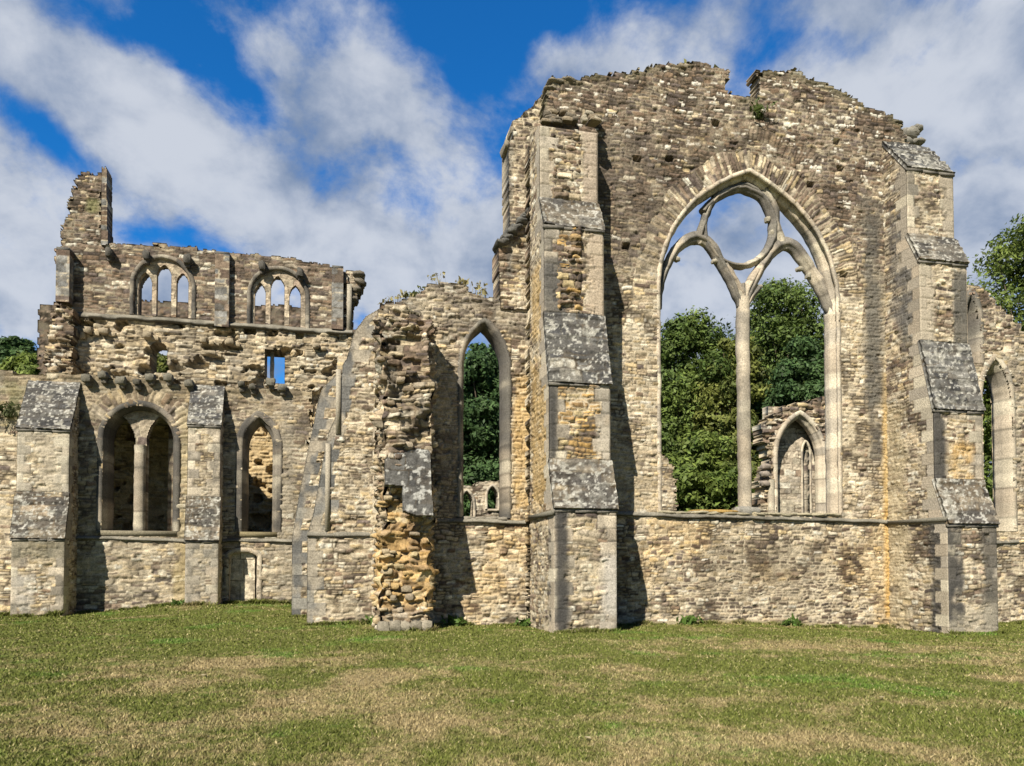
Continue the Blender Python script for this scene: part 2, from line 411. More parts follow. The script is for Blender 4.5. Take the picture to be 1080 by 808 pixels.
def grass():
    n = 620000; rs = np.random.RandomState(3)
    r = 4.6*(31/4.6)**(rs.rand(n)**1.25); an = rs.uniform(R(-42), R(66), n)-R(0)
    x = r*np.sin(an); y = r*np.cos(an)
    # keep it outside the buildings
    ok = (y < 18.35) | ((x < 4.7) & (y < 19.4)) | ((x < 0) & (y < 27.9)) 
    ok &= ~((x > 4.7) & (x < 6.2) & (y > 16.3)) & ~((x > 15.1) & (x < 16.75) & (y > 16.3)) & ~((x > 1) & (x < 2.35) & (y > 17.5)) & ~((x > -.72) & (y > 19.4)) & ~((x > -1.3) & (y > 22.2))
    x = x[ok]; y = y[ok]; r = r[ok]; n = len(x)
    segs = [((6.2, 18.3), (15.1, 18.3), .5), ((4.7, 16.22), (6.2, 16.22), .5), ((15.1, 16.22), (16.65, 16.22), .5), ((6.24, 16.3), (6.24, 18.3), .4), ((2.35, 18.85), (4.7, 18.85), .5), ((1.0, 17.66), (2.35, 17.66), .6), ((-.75, 19.4), (1.0, 19.4), .6), ((16.7, 18.85), (22, 18.85), .5), ((-14, 27.9), (-10, 27.9), .7), ((-10, 26.72), (-8.5, 26.72), .6), ((-8.4, 27.9), (-5, 27.9), .8), ((-5, 27.05), (-3.9, 27.05), .6), ((-3.8, 27.9), (-1, 27.9), .9), ((-1.3, 22.2), (-.8, 22.2), .8)]
    ex, ey, eh = [], [], []
    for (p, q, k) in segs:
        L_ = math.hypot(q[0]-p[0], q[1]-p[1]); c_ = int(L_*900); t_ = rs.rand(c_); ox = np.abs(rs.randn(c_))*.07
        xx = p[0]+(q[0]-p[0])*t_; yy = p[1]+(q[1]-p[1])*t_-(ox if p[0] != q[0] else 0); xx = xx+(ox if p[0] == q[0] else 0)
        kp = fbm(xx*2.5, yy*2.5, 19, 3) > .40; ex.append(xx[kp]); ey.append(yy[kp]); eh.append(np.full(kp.sum(), k))
    n0 = n; x = np.concatenate([x]+ex); y = np.concatenate([y]+ey); n = len(x); r = np.hypot(x, y); tall = np.zeros(n); tall[n0:] = np.concatenate(eh)
    cl = fbm(x*2.2, y*2.2, 11, 3)
    hgt = (.010+.022*rs.rand(n))*(.6+.9*cl)*(1+.02*r)*(1+tall*5*cl); wd = .0035+.0012*r*.6
    th = rs.rand(n)*2*math.pi; ln = hgt*rs.uniform(.2, 1.3, n); la = rs.rand(n)*2*math.pi
    z = gz(x, y)-.004
    dx = np.cos(th)*wd; dy = np.sin(th)*wd
    v = np.stack([np.stack([x-dx, y-dy, z], -1), np.stack([x+dx, y+dy, z], -1), np.stack([x+ln*np.cos(la), y+ln*np.sin(la), z+hgt], -1)], 1)
    q = np.arange(n*3).reshape(n, 3); q = np.concatenate([q, q[:, 2:]], 1)
    c = np.zeros((n, 3, 3)); c[..., 0] = rs.rand(n)[:, None]; c[..., 1] = (rs.rand(n) < .16)[:, None]*rs.rand(n)[:, None]
    m = M(); m.add(v.reshape(-1, 3), q, c.reshape(-1, 3)); o = m.build('grass', BLADE)
    o['kind'] = 'stuff'; o['label'] = 'short patchy green and straw coloured grass of the lawn'; o['category'] = 'grass'
grass()
# ------------------------------------------------------------------ buttress builder
def weathering(parent, x0, x1, yt, zt, yb, zb, seed, ov=.05, lip=.09, pale=0., chip=0.):
    """sloping slab course from (yt, zt) at the back/top to (yb, zb) at the front/bottom"""
    m = M(); yf = yb-ov
    L = math.hypot(yf-yt, zb-zt); V = np.array([0, (yt-yf)/L, (zt-zb)/L]); Nn = np.array([0, -V[2], V[1]])
    def fn(u, v):
        h, col, s = masonry(u, v, seed, pal=GREY, pal2=np.array([(.33,.31,.26),(.26,.24,.21)]), brown=np.full(u.shape, .06+pale), amp=.02, rough=.02, mortar=(.12,.115,.10), white=0, ch=(.22, .4), sw=(.28, .7), warp=.02, split=.15)
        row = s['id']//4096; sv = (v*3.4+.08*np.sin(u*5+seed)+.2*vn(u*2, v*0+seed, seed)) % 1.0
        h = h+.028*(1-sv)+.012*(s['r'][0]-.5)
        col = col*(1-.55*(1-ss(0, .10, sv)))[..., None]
        col = col*np.array([(1,1,1),(1.25,1.12,.95),(.8,.82,.85),(1.3,1.22,1.1)][seed % 4])
        a_ = ss(.54+.03*(seed % 3), .68, fbm(u*8, v*10+seed, seed+2, 5)*.7+fbm(u*1.4, v*1.4, seed+3, 3)*.35)[..., None]*.7
        col = col*(1-a_)+np.array((.42,.41,.36))*a_
        b_ = ss(.50, .62, fbm(u*2.2+9, v*2.2, seed+6, 4))[..., None]*.6
        col = col*(1-b_)+np.array((.075,.073,.07))*b_
        c_ = ss(.66, .72, fbm(u*16, v*16, seed+7, 2))[..., None]*.7
        col = col*(1-c_)+np.array((.55,.54,.49))*c_
        return h+.012, col, s
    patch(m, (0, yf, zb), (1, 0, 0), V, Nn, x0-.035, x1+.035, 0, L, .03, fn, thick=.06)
    # drip lip and underside
    xs = np.linspace(x0-.03, x1+.03, max(3, int((x1-x0)/.33)))
    for a, b in zip(xs[:-1], xs[1:]):
        if chip and h2(np.array([int(a*40)]), 2, seed)[0] < chip: continue
        d = .006*np.random.rand(); b = b-.004
        k = .8+.4*np.random.rand()
        box(m, a, b, yf+.01-2.5*d, yb+.02, zb-lip+.03*np.random.rand(), zb-.004-.012*np.random.rand(), np.array((.17,.16,.14))*k, .008)
    return m.build('weathering', LEAD, parent)
def face_fn(seed, x0, x1, quoin=True, brown=.25, stain=(), pal=BUFF, amp=.04, white=.04, qw=(.22,.42), qcol=None, rough=.02):
    def fn(u, v):
        bw = brown(u, v) if callable(brown) else np.full(u.shape, brown)
        h, col, s = masonry(u, v, seed, brown=bw, pal=pal, amp=amp, white=white, rough=rough)
        if quoin:
            row = np.floor(v/.30); fv = v-row*.30
            for side in (0, 1):
                w = np.where((row+side) % 2 == 0, qw[0], qw[1])*(.85+.3*h2(row, side, seed+50))
                e = (u-x0) if side == 0 else (x1-u)
                q = (e < w); d = np.minimum(np.minimum(fv, .30-fv), w-e)
                jn_ = .035*(vn(u*7, v*7, seed+77)-.5); q = e+jn_ < w; d = np.minimum(d, w-e-jn_)+.010*(vn(u*15, v*15, seed+78)-.7)
                qc = pick(ASH if qcol is None else qcol, h2(row, side, seed+51))*(.78+.4*h2(row, side, seed+52))[..., None]
                qc = qc*(.55+.9*fbm(u*6, v*6, seed+53, 5))[..., None]
                qs_ = ss(.52, .62, fbm(u*2.2, v*1.3, seed+54, 5))[..., None]*.6; qc = qc*(1-qs_)+np.array((.15,.14,.12))*qs_
                qh = .012+.02*h2(row, side, seed+56)+.012*(fbm(u*9, v*9, seed+57, 3)-.5)
                jj = ss(.0, .018, d)[..., None]; qc = qc*(.55+.45*jj)
                col = np.where(q[..., None], qc, col); h = np.where(q, qh*jj[..., 0], h)
        for st in stain: col = paint(col, u, v, *st[:2], **st[2])
        return h, col, s
    return fn
def buttress(parent, x0, x1, ywall, stages, seed, z0=-.6, quoin=True, brown=.2, stains=(), side_stain=(), white=.05, slopes=None, pale=0., res=.027, panel=None, chip=0, nocap=False):
    """stages, bottom to top: (y_front, z_top_of_front, z_end_of_slope). Last slope runs back to the wall or its own y."""
    m = M(); n = len(stages); prof = [(ywall, z0), (stages[0][0], z0)]; zb = z0
    wlist = []
    for i, (yf, zt, ze) in enumerate(stages):
        yn = stages[i+1][0] if i+1 < n else ywall
        fn = face_fn(seed+i*7, x0, x1, quoin, brown, stains[i] if i < len(stains) else (), white=white)
        if panel and i in panel:
            base = fn; pal_ = panel[i]
            fn = face_fn(seed+i*7, x0, x1, quoin, .1, stains[i] if i < len(stains) else (), pal=pal_, white=.01, amp=.05)
        patch(m, (0, yf, 0), (1, 0, 0), (0, 0, 1), (0, -1, 0), x0, x1, zb, zt, res, fn, fade=.03)
        prof += [(yf, zt), (yn, ze)]
        wlist.append((yn, ze, yf, zt)); zb = ze
    pr = [(ywall+.02, z0)]+prof[1:]+[(ywall+.02, prof[-1][1])]
    ylo = stages[0][0]; ztop = prof[-1][1]
    for xs, nx in ((x0, -1), (x1, 1)):
        fn = face_fn(seed+91+nx, ylo, ywall+3, False, brown, side_stain, white=white, amp=.03)
        def fn2(u, v, fn=fn):
            h, col, s = fn(u, v)
            # dressed corner stones at the front edge of each stage
            yfr = np.full(u.shape, stages[-1][0]); 
            for i in range(n-1, -1, -1): yfr = np.where(v < stages[i][1]+.02, stages[i][0], yfr)
            row = np.floor(v/.30); fv = v-row*.30; w = np.where(row % 2 == 0, .42, .24); e = u-yfr
            q = (e < w) & quoin; d = np.minimum(np.minimum(fv, .30-fv), w-e)
            qc = pick(ASH, h2(row, 5, seed))*(.78+.4*h2(row, 6, seed))[..., None]*(.6+.4*ss(0, .018, d))[..., None]
            return np.where(q, .012, h), np.where(q[..., None], qc, col), s
        patch(m, (xs, 0, 0), (0, 1, 0), (0, 0, 1), (nx, 0, 0), ylo, ywall+.02, z0, ztop, res, fn2, outline=pr, stonewise=False, fade=.03)
    o = m.build('buttress', STONE, parent)
    for i, (yt, zt, yb, zb_) in enumerate(wlist):
        if not (nocap and i == n-1): weathering(o, x0, x1, yt, zt, yb, zb_, seed+i*3+1, pale=pale, chip=chip)
    return o
def string_course(parent, x0, x1, Y, z0, z1, seed=1, h=.095, d=.09, gaps=()):
    """moulded ledge with a drip; z runs from z0 to z1 along x"""
    m = M(); n = max(2, int((x1-x0)/.1)); xs = np.linspace(x0, x1, n+1)
    z = np.interp(xs, [x0, x1], [z0, z1])+.035*(vn(xs*2.3, xs*0, seed)-.5)+.02*(h2(np.floor(xs*1.6), 3, seed)-.5)
    dd = d*(.75+.5*fbm(xs*2.5, xs*0+seed, seed+2, 3)); dd = np.where(h2(np.floor(xs*2.1), 7, seed) < .16, dd*.3, dd)
    pr = [(.03, h*.9), (-.25, h*.55), (-1, 0), (-1, -h*.35), (-.6, -h*.5), (.03, -h*.62)]
    V = np.array([[(x, Y+(a*D if a < 0 else a), zz+b) for a, b in pr] for x, zz, D in zip(xs, z, dd)])
    k = len(pr); I, J = np.meshgrid(np.arange(n), np.arange(k), indexing='ij'); I = I.ravel(); J = J.ravel(); J2 = (J+1) % k
    q = np.stack([I*k+J, I*k+J2, (I+1)*k+J2, (I+1)*k+J], 1)
    g = fbm(xs*2, xs*0, seed+5, 4)
    col = np.array((.24,.225,.185))[None, None]*(.35+1.1*g)[:, None, None]*np.ones((n+1, k, 1))
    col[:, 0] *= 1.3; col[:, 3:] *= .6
    m.add(V.reshape(-1, 3), q, col.reshape(-1, 3))
    return m.build('string_course', DRESSED, parent)
# ================================================================== 1. EAST GABLE with the great window
GY = 18.4
gable = thing('gable_wall', 'tall ruined gable wall of rubble stone with the huge pointed tracery window', 'ruined wall', (10.7, GY, 0))
wx0, wx1 = X(697, GY), X(884, GY); wzb = Z(790, 541, GY); wzs = Z(790, 312, GY); wza = Z(788, 186, GY)
wmid = (wx0+wx1)/2
top = P([(577,150),(577,100),(580,84),(600,82),(609,86),(618,80),(640,80),(656,77),(668,77),(684,71),(700,67),(716,69),(737,65),(750,70),(765,74),(766,97),(782,103),(799,104),(800,77),(812,73),(826,77),(838,75),(850,82),(866,86),(878,93),(888,97),(902,106),(914,112),(928,117),(942,124),(952,131)], GY)
outl = [(4.75, -.7), (4.75, top[0][1])]+top+[(X(955, GY, 150), Z(955, 150, GY)), (16.35, Z(975, 160, GY)), (16.35, -.7)]
def pointy(pts, k=.13):
    a = (wx1-wx0)/2
    return [(x, z+k*max(0, 1-abs(x-wmid)/(.42*a))**1.6) for x, z in pts]
hole = arch(wx0-.05, wx1+.05, wzb-.05, wzs, wza+.06, 24); hole = pointy(hole)
Ra = (((wx1-wx0)/2)**2+(wza-wzs)**2)/(wx1-wx0)
def gable_fn(u, v):
    bn = fbm(u*.35, v*.35, 77, 4)
    b = .08+.78*ss(8.2, 10.8, v+(bn-.5)*3.5)+.22*ss(.55, .7, bn)*(v < 9)+.45*(1-ss(2.0, 2.7, v))*ss(8.5, 10.5, u)*(1-ss(13.6, 15, u))
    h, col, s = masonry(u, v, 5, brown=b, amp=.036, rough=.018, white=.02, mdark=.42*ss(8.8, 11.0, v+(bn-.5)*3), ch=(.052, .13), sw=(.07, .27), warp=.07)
    lowz = ((1-ss(2.2, 2.75, v))*ss(8.5, 10.5, u)*(1-ss(13.6, 15, u)))[..., None]
    col = np.where((s['r'][2] < b)[..., None] & (s['ed'] > .5)[..., None], col*(1-.35*lowz), col)
    # white lichened stones near the head
    wm = (s['r'][4] < .02+.15*ss(10.8, 13, v)) & (vn(u*14, v*14, 66) > .52) & (s['ed'] > .5)
    col = np.where(wm[..., None], np.array((.66,.62,.54))*(.8+.4*s['r'][0])[..., None], col)
    # voussoir bands fanning round the window head
    cxl = wx0+Ra; cxr = wx1-Ra; left = u < wmid
    cc = np.where(left, cxl, cxr); rr = np.hypot(u-cc, v-wzs); ang = np.arctan2(v-wzs, np.abs(u-cc))
    band = (v > wzs-.6) & (rr > Ra-.1)
    wv = .72+.35*(vn(ang*7, left*3., 8)-.5)
    inb = band & (rr < Ra+wv) & (ang > -.12)
    s_ = np.where(left, ang*Ra, 40+ang*Ra)
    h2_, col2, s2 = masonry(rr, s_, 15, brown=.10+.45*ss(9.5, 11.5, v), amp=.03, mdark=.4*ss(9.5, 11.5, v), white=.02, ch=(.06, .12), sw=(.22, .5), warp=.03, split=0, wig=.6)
    col2 = col2*1.05
    h = np.where(inb, h2_, h); col = np.where(inb[..., None], col2, col)
    inb2 = band & (rr > Ra+wv+.38) & (rr < Ra+wv+.8) & (ang > .95)
    h = np.where(inb2, h2_*.9, h); col = np.where(inb2[..., None], col2*np.array((.60, .55, .5))*.35+col*.65, col)
    # string of stains
    yx = X(943, GY, 480)
    col = paint(col, u, v, (yx-.36, yx+.26, .1, Z(940, 395, GY)), (.56,.37,.13), a=.75, soft=.10, nz=0)
    col = paint(col, u, v, (yx-.30, yx+.22, .0, Z(940, 300, GY)), (.50,.41,.25), a=.5, soft=.2)
    col = paint(col, u, v, (X(914,GY), X(930,GY), 4.5, 11.5), (.10,.095,.085), a=.75, soft=.15, fs=1.2, seed=9)
    col = paint(col, u, v, (14.3, 15.2, 6, 12), (.12,.115,.10), a=.6, soft=.25, fs=1.4, seed=10)
    col = paint(col, u, v, (6.2, 8.5, 9, 13), (.13,.11,.09), a=.45, soft=.5, fs=.9, seed=14)
    col = paint(col, u, v, (6.2, 8.2, 2.9, 5), (.52,.44,.31), a=.4, soft=.5)
    col = paint(col, u, v, (9.3, 13.2, .4, 2.3), (.16,.13,.09), a=.35, soft=.5, fs=3, seed=12)
    # crown mossy
    ztop = np.interp(u, [p[0] for p in top], [p[1] for p in top])
    mm = (1-ss(.05, .3, ztop-v))*.6*ss(.4, .55, fbm(u*2, v*2, 88, 3)); mm = mm[..., None]
    col = col*(1-mm)+np.array((.13,.12,.07))*mm
    # ochre wash on the lower wall
    mw = (ss(.48, .62, fbm(u*.8, v*.8, 61, 4))*(1-ss(2.8, 3.4, v))*.35)[..., None]
    col = col*(1-mw)+col*np.array((1.15, .95, .6))*mw
    # putlog holes
    for (px, py) in ((672,168),(855,195),(886,178),(882,150),(755,130),(706,168),(890,290),(660,260)):
        a, b_ = at(px, py, GY)
        pm = (np.abs(u-a) < .11) & (np.abs(v-b_) < .08); h = np.where(pm, -.35, h)
    h = h+.10*(1-ss(0, 2.2, v-11.5+0*v))*0
    return h, col, s
m = M()
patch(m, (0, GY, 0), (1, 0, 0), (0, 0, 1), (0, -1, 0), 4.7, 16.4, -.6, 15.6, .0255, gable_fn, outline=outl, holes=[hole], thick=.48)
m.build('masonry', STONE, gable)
# battered upper edge stones on the crest
m = M(); rs = random.Random(5)
for a, b in zip(top[1:-1], top[2:]):
    L = math.hypot(b[0]-a[0], b[1]-a[1]); k = int(L/.22)
    for i in range(k):
        t = (i+.5)/k; x = a[0]+(b[0]-a[0])*t; z = a[1]+(b[1]-a[1])*t-.04
        if abs(b[0]-a[0]) < .12: continue
        w_ = rs.uniform(.07, .17); hh = rs.uniform(.03, .08)
        c = np.array(rs.choice([(.2,.16,.11),(.13,.12,.09),(.3,.26,.19),(.15,.14,.08),(.45,.43,.37)]))
        m = M(); rock(m, x, GY+rs.uniform(.1, .38), z, w_, rs.uniform(.1, .2), hh, c, rs.randint(0, 99), 3); m.build('coping_stone', STONE, gable)
# tumbled lump at the right shoulder
for (px, py, w_, hh) in ((966,136,.26,.16),(958,146,.3,.12),(974,131,.16,.10),(950,138,.2,.12),(972,146,.22,.08)):
    x, z = at(px, py, GY); m = M(); rock(m, x, GY+.35, z, w_, .3, hh, (.24,.23,.20), px, 5); m.build('coping_stone', STONE, gable)
for (px, py, w_, hh) in ((586,86,.22,.06),(580,93,.16,.06),(600,84,.2,.06)):
    x, z = at(px, py, GY); m = M(); rock(m, x, GY+.2, z, w_, .3, hh, (.20,.18,.14), px, 5); m.build('coping_stone', STONE, gable)
# window surround: splayed moulded jambs through the wall
path = pointy(arch(wx0, wx1, wzb-.02, wzs, wza, 26))
m = M()
lightc = lambda col, x, z: col*np.where(z < 99, 1.12, 1)[..., None]
sweep(m, path, GY, [(.10, -.03), (.0, -.025), (-.01, .03), (.045, .07), (.04, .13), (-.06, .16), (-.10, .20), (-.10, .44), (-.02, .48), (.10, .48)], block=.42, seed=4, jit=.008, step=.06, colfn=lightc)
m.build('window_surround', DRESSED, gable)
# tracery (glass gone): two lights and a circle
TY = GY+.27
def T(px, py): return at(px, py, TY)
def smooth(pts, n=24):
    """Catmull-Rom through photo points on the tracery plane"""
    p = [np.array(T(*q)) for q in pts]; p = [2*p[0]-p[1]]+p+[2*p[-1]-p[-2]]; o = []
    for k in range(1, len(p)-2):
        for t in np.linspace(0, 1, n//(len(p)-3)+2)[:-1]:
            o.append(tuple(.5*((2*p[k])+(-p[k-1]+p[k+1])*t+(2*p[k-1]-5*p[k]+4*p[k+1]-p[k+2])*t*t+(-p[k-1]+3*p[k]-3*p[k+1]+p[k+2])*t**3)))
    return o+[tuple(p[-2])]
def trac(pts, w, seed, d=.26, ws=None, dark=.15, jit=.010):
    a, b = w/2*1.22, d/2
    prof = [(-a, -b*.1), (-a*.75, -b*.55), (-a*.32, -b*.7), (-a*.28, -b), (a*.28, -b), (a*.32, -b*.7), (a*.75, -b*.55), (a, -b*.1), (a, b*.6), (a*.4, b), (-a*.4, b), (-a, b*.6)]
    sweep(m, smooth(pts), TY, prof, block=.42, seed=seed, jit=jit, dark=dark, step=.05, width=ws)
m = M()
mx, mzt = T(783, 318)
ring = [(779+37*math.sin(t), 240-41*math.cos(t)) for t in np.linspace(0, 2*math.pi, 25)]
trac(ring, .16, 11, dark=.4, ws=([0, .2, .4, .5, .6, .8, .9, 1], [1.2, 1.5, 1.0, .8, .9, .85, .9, 1.2]))
trac([(694,326),(697,300),(705,277),(717,259),(734,250),(748,257),(758,273),(769,293),(781,322)], .23, 12, ws=([0, .3, .5, .7, 1], [.6, .8, 1.25, 1.1, .7]))
trac([(785,322),(794,300),(803,281),(814,265),(827,257),(841,264),(854,284),(867,306),(884,350)], .25, 13, ws=([0, .3, .5, .7, .85, 1], [.7, 1.0, 1.35, 1.35, 1.0, .3]))
trac([(737,249),(741,238),(747,222),(756,206)], .15, 14, dark=.3)
trac([(824,256),(818,240),(816,222),(806,200)], .26, 15, dark=.25)
trac([(741,224),(752,212),(770,202),(785,196),(799,204),(811,214)], .17, 17, dark=.5)
trac([(783,322),(781,308),(772,292),(764,279)], .20, 18, dark=.0)
trac([(784,322),(787,308),(794,294),(802,281)], .20, 19, dark=.0)
trac([(787,322),(793,312),(800,303)], .14, 20, dark=.1)
trac([(783,320),(782,300)], .16, 21, dark=.1)
for (px, py, w_, hh) in ((764,280,.09,.08),(803,281,.08,.08),(810,219,.07,.07),(813,246,.06,.07),(750,258,.05,.05),(852,291,.06,.08),(801,303,.06,.06),(714,274,.07,.06),(753,276,.07,.06),(843,284,.09,.06),(809,232,.06,.08),(783,311,.19,.20),(774,301,.10,.14),(793,300,.10,.13)):
    x, z = T(px, py); rock(m, x, TY, z, w_, .10, hh, (.36,.33,.26), px, 4)
tr = m.build('tracery', DRESSED, gable)
m = M(); mb = Z(785, 536, TY)
def fleck(col, x, z):
    dm = (ss(.55, .66, fbm(x*4, z*2.5, 44, 4))*.45)[..., None]; return col*(1-dm)+np.array((.16,.15,.13))*dm
bar(m, [(mx+.02, mb), (mx+.01, (mb+mzt)/2), (mx, mzt+.1)], TY, .31, .36, seed=25, block=.8, jit=.010, colfn=fleck, step=.08)
m.build('mullion', DRESSED, tr)
# sill
m = M()
for i, x in enumerate(np.arange(wx0-.1, wx1-.12, .45)):
    k = h2(np.array([i]), 4, 9)[0]
    rock(m, x+.25, GY+.30, wzb-.04+.02*k, .27, .38, .06, np.array((.30,.27,.19))*(.6+.7*k), i+3, 5)
rock(m, wx0+1.7, GY+.3, wzb+.03, .7, .3, .06, (.36,.24,.08), 71, 6)
rock(m, mx, TY-.05, wzb+.05, .34, .3, .13, (.25,.24,.21), 72, 6)
rock(m, mx+.12, GY+.02, wzb-.08, .10, .08, .14, (.35,.30,.2), 73, 5)
m.build('window_sill', DRESSED, gable)
# buttresses of the gable
lb0, lb1 = 4.73, 6.2
zs_ = lambda px, py, Y: Z(px, py, Y)
lst = [(16.28, zs_(615, 537, 16.28), zs_(612, 485, 16.68)), (16.68, zs_(615, 405, 16.68), zs_(612, 332, 17.1)), (17.1, zs_(612, 241, 17.1), zs_(605, 213, 17.5)), (17.5, zs_(603, 137, 17.5), zs_(603, 126, 17.75))]
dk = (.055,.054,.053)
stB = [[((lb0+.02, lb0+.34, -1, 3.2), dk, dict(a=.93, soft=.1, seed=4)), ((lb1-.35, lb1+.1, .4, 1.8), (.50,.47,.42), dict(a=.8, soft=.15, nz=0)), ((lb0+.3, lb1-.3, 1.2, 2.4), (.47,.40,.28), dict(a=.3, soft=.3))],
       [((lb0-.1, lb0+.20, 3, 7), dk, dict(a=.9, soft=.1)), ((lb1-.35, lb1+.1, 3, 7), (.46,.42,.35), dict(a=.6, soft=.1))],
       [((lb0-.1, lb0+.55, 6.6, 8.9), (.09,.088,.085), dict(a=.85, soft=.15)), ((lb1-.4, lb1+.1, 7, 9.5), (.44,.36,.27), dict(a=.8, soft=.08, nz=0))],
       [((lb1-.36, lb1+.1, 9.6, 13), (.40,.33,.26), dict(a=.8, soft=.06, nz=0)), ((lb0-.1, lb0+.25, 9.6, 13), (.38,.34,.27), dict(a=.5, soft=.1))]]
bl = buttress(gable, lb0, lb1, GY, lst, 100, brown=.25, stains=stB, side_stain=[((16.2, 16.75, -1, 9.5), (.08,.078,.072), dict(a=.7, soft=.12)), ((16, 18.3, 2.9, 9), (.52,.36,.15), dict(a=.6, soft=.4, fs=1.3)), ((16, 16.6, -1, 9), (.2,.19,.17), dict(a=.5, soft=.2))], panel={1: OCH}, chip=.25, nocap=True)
rq = random.Random(31)
for k in range(34):
    px = rq.uniform(575, 633); t_ = rq.random(); dy_ = t_*.75; py = 133-4-t_*rq.uniform(4, 16)*(1 if px < 620 else .6)
    m = M(); x, z = at(px, py, 17.6+dy_); rock(m, x, 17.60+dy_, z-.02, rq.uniform(.07, .17), rq.uniform(.1, .2), rq.uniform(.035, .075), np.array(rq.choice([(.22,.18,.13),(.3,.25,.18),(.16,.14,.11),(.4,.36,.28)])), k, 3); m.build('broken_stone', STONE, bl)
# ruined core showing through the upper half of that buttress
m = M()
def core_fn(amp, seed, pal=BUFF, brown=.35):
    def fn(u, v):
        h, col, s = masonry(u, v, seed, brown=np.full(u.shape, brown), pal=pal, amp=amp*.6, rough=amp*.9, white=.04, ch=(.09, .2), sw=(.14, .42), mortar=(.22,.17,.11))
        h = h+amp*(s['r'][0]-.5)*1.1*s['ed']
        return h, col, s
    return fn
patch(m, (0, 17.10, 0), (1, 0, 0), (0, 0, 1), (0, -1, 0), lb0+.28, lb1-.50, zs_(612, 330, 17.1), zs_(612, 236, 17.1), .027, core_fn(.12, 140, OCH, .45), fade=.12)
patch(m, (0, 17.50, 0), (1, 0, 0), (0, 0, 1), (0, -1, 0), lb0+.26, lb1-.40, zs_(605, 214, 17.5), zs_(605, 140, 17.5), .027, core_fn(.09, 141, BUFF, .6), fade=.1)
m.build('exposed_core', STONE, bl)
rb0, rb1 = 15.12, 16.62
rst = [(16.28, zs_(1025, 553, 16.28), zs_(1018, 506, 16.68)), (16.68, zs_(1012, 433, 16.68), zs_(1000, 361, 17.1)), (17.1, zs_(996, 277, 17.1), zs_(985, 250, 17.5)), (17.5, zs_(986, 181, 17.5), zs_(968, 153, GY-.1))]
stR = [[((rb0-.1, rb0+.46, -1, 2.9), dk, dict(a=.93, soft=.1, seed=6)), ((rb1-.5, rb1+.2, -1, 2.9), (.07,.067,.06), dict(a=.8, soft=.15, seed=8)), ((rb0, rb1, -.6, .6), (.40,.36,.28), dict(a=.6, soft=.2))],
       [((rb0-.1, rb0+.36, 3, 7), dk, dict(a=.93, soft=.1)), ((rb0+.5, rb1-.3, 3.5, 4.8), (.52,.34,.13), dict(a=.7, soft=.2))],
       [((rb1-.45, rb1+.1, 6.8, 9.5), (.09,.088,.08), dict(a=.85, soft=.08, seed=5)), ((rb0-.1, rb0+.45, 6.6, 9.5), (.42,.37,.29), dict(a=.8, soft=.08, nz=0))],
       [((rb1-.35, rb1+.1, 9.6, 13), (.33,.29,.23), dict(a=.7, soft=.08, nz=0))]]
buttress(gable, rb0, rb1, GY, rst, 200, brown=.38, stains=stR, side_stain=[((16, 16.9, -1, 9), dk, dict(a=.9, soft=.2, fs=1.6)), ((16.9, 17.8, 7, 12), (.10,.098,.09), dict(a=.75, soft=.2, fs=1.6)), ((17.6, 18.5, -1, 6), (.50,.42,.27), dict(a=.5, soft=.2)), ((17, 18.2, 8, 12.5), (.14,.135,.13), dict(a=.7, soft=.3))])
string_course(gable, lb1+.01, rb0-.01, GY-.02, Z(648, 542, GY), Z(960, 551, GY), 3)
# string returns on the buttress sides
for xs in (lb0-.07, rb0-.07):
    m = M(); box(m, xs, xs+.08, 16.25, GY, 2.70, 2.80, (.17,.16,.13)); m.build('string_course', DRESSED, gable)
# plinth stones along the foot
m = M()
for x in np.arange(6.3, 15.0, .5):
    g = float(gz(x, GY)); rock(m, x+.22, GY-.04, g+.00, .27, .11, .085, np.array((.36,.31,.2))*random.uniform(.7, 1.1), int(x*10), 4)
m.build('plinth', STONE, gable)
# ================================================================== 2. south clasping buttress (to the left of the gable)
sideb = M()
S = gable
SY = 18.90
pl = P([(537,240),(536,150),(541,146),(540,128),(549,124),(553,118),(562,113),(566,106),(572,100),(578,93),(590,92)], SY)
plow = P([(525,262),(533,255),(560,225),(575,212)], SY)
prof = [(X(523, SY), 2.5), (X(523, SY), Z(523, 300, SY)), (X(526,SY,262), plow[0][1]), plow[1], plow[2], (pl[0][0], pl[0][1])]
polyS = [at(528, 326, SY), at(525, 262, SY), at(537, 242, SY)]+pl[1:]+[(5.3, pl[-1][1]), (5.3, Z(570, 326, SY))]
def sfn(u, v):
    b = .2+.5*ss(8, 11, v)
    h, col, s = masonry(u, v, 31, brown=b, amp=.045, white=.03)
    col = paint(col, u, v, (X(556,SY), X(572,SY), 9.4, 12.5), (.17,.165,.15), a=.7, soft=.1)
    col = paint(col, u, v, (X(534,SY), X(541,SY), 9, 12.5), (.15,.145,.13), a=.6, soft=.08)
    col = paint(col, u, v, (X(545,SY), X(565,SY), 3, 6.5), (.56,.37,.14), a=.75, soft=.15, fs=1.5)
    col = paint(col, u, v, (X(556,SY), X(564,SY), 6, 9), (.22,.20,.17), a=.5, soft=.1)
    return h, col, s
patch(sideb, (0, SY, 0), (1, 0, 0), (0, 0, 1), (0, -1, 0), X(518, SY), 5.2, -.6, 15.0, .0265, sfn, outline=polyS, thick=.8, rag=.05)
o = sideb.build('side_buttress', STONE, gable)
m = M()
a0, a1 = at(570, 213, SY), at(529, 257, SY)
for k in range(9):
    t = k/8; x = a0[0]+(a1[0]-a0[0])*t; z = a0[1]+(a1[1]-a0[1])*t
    rock(m, x, SY+.15, z, .17, .42, .075, (.12,.118,.11), 300+k, 4)
m.build('weathering', LEAD, o)
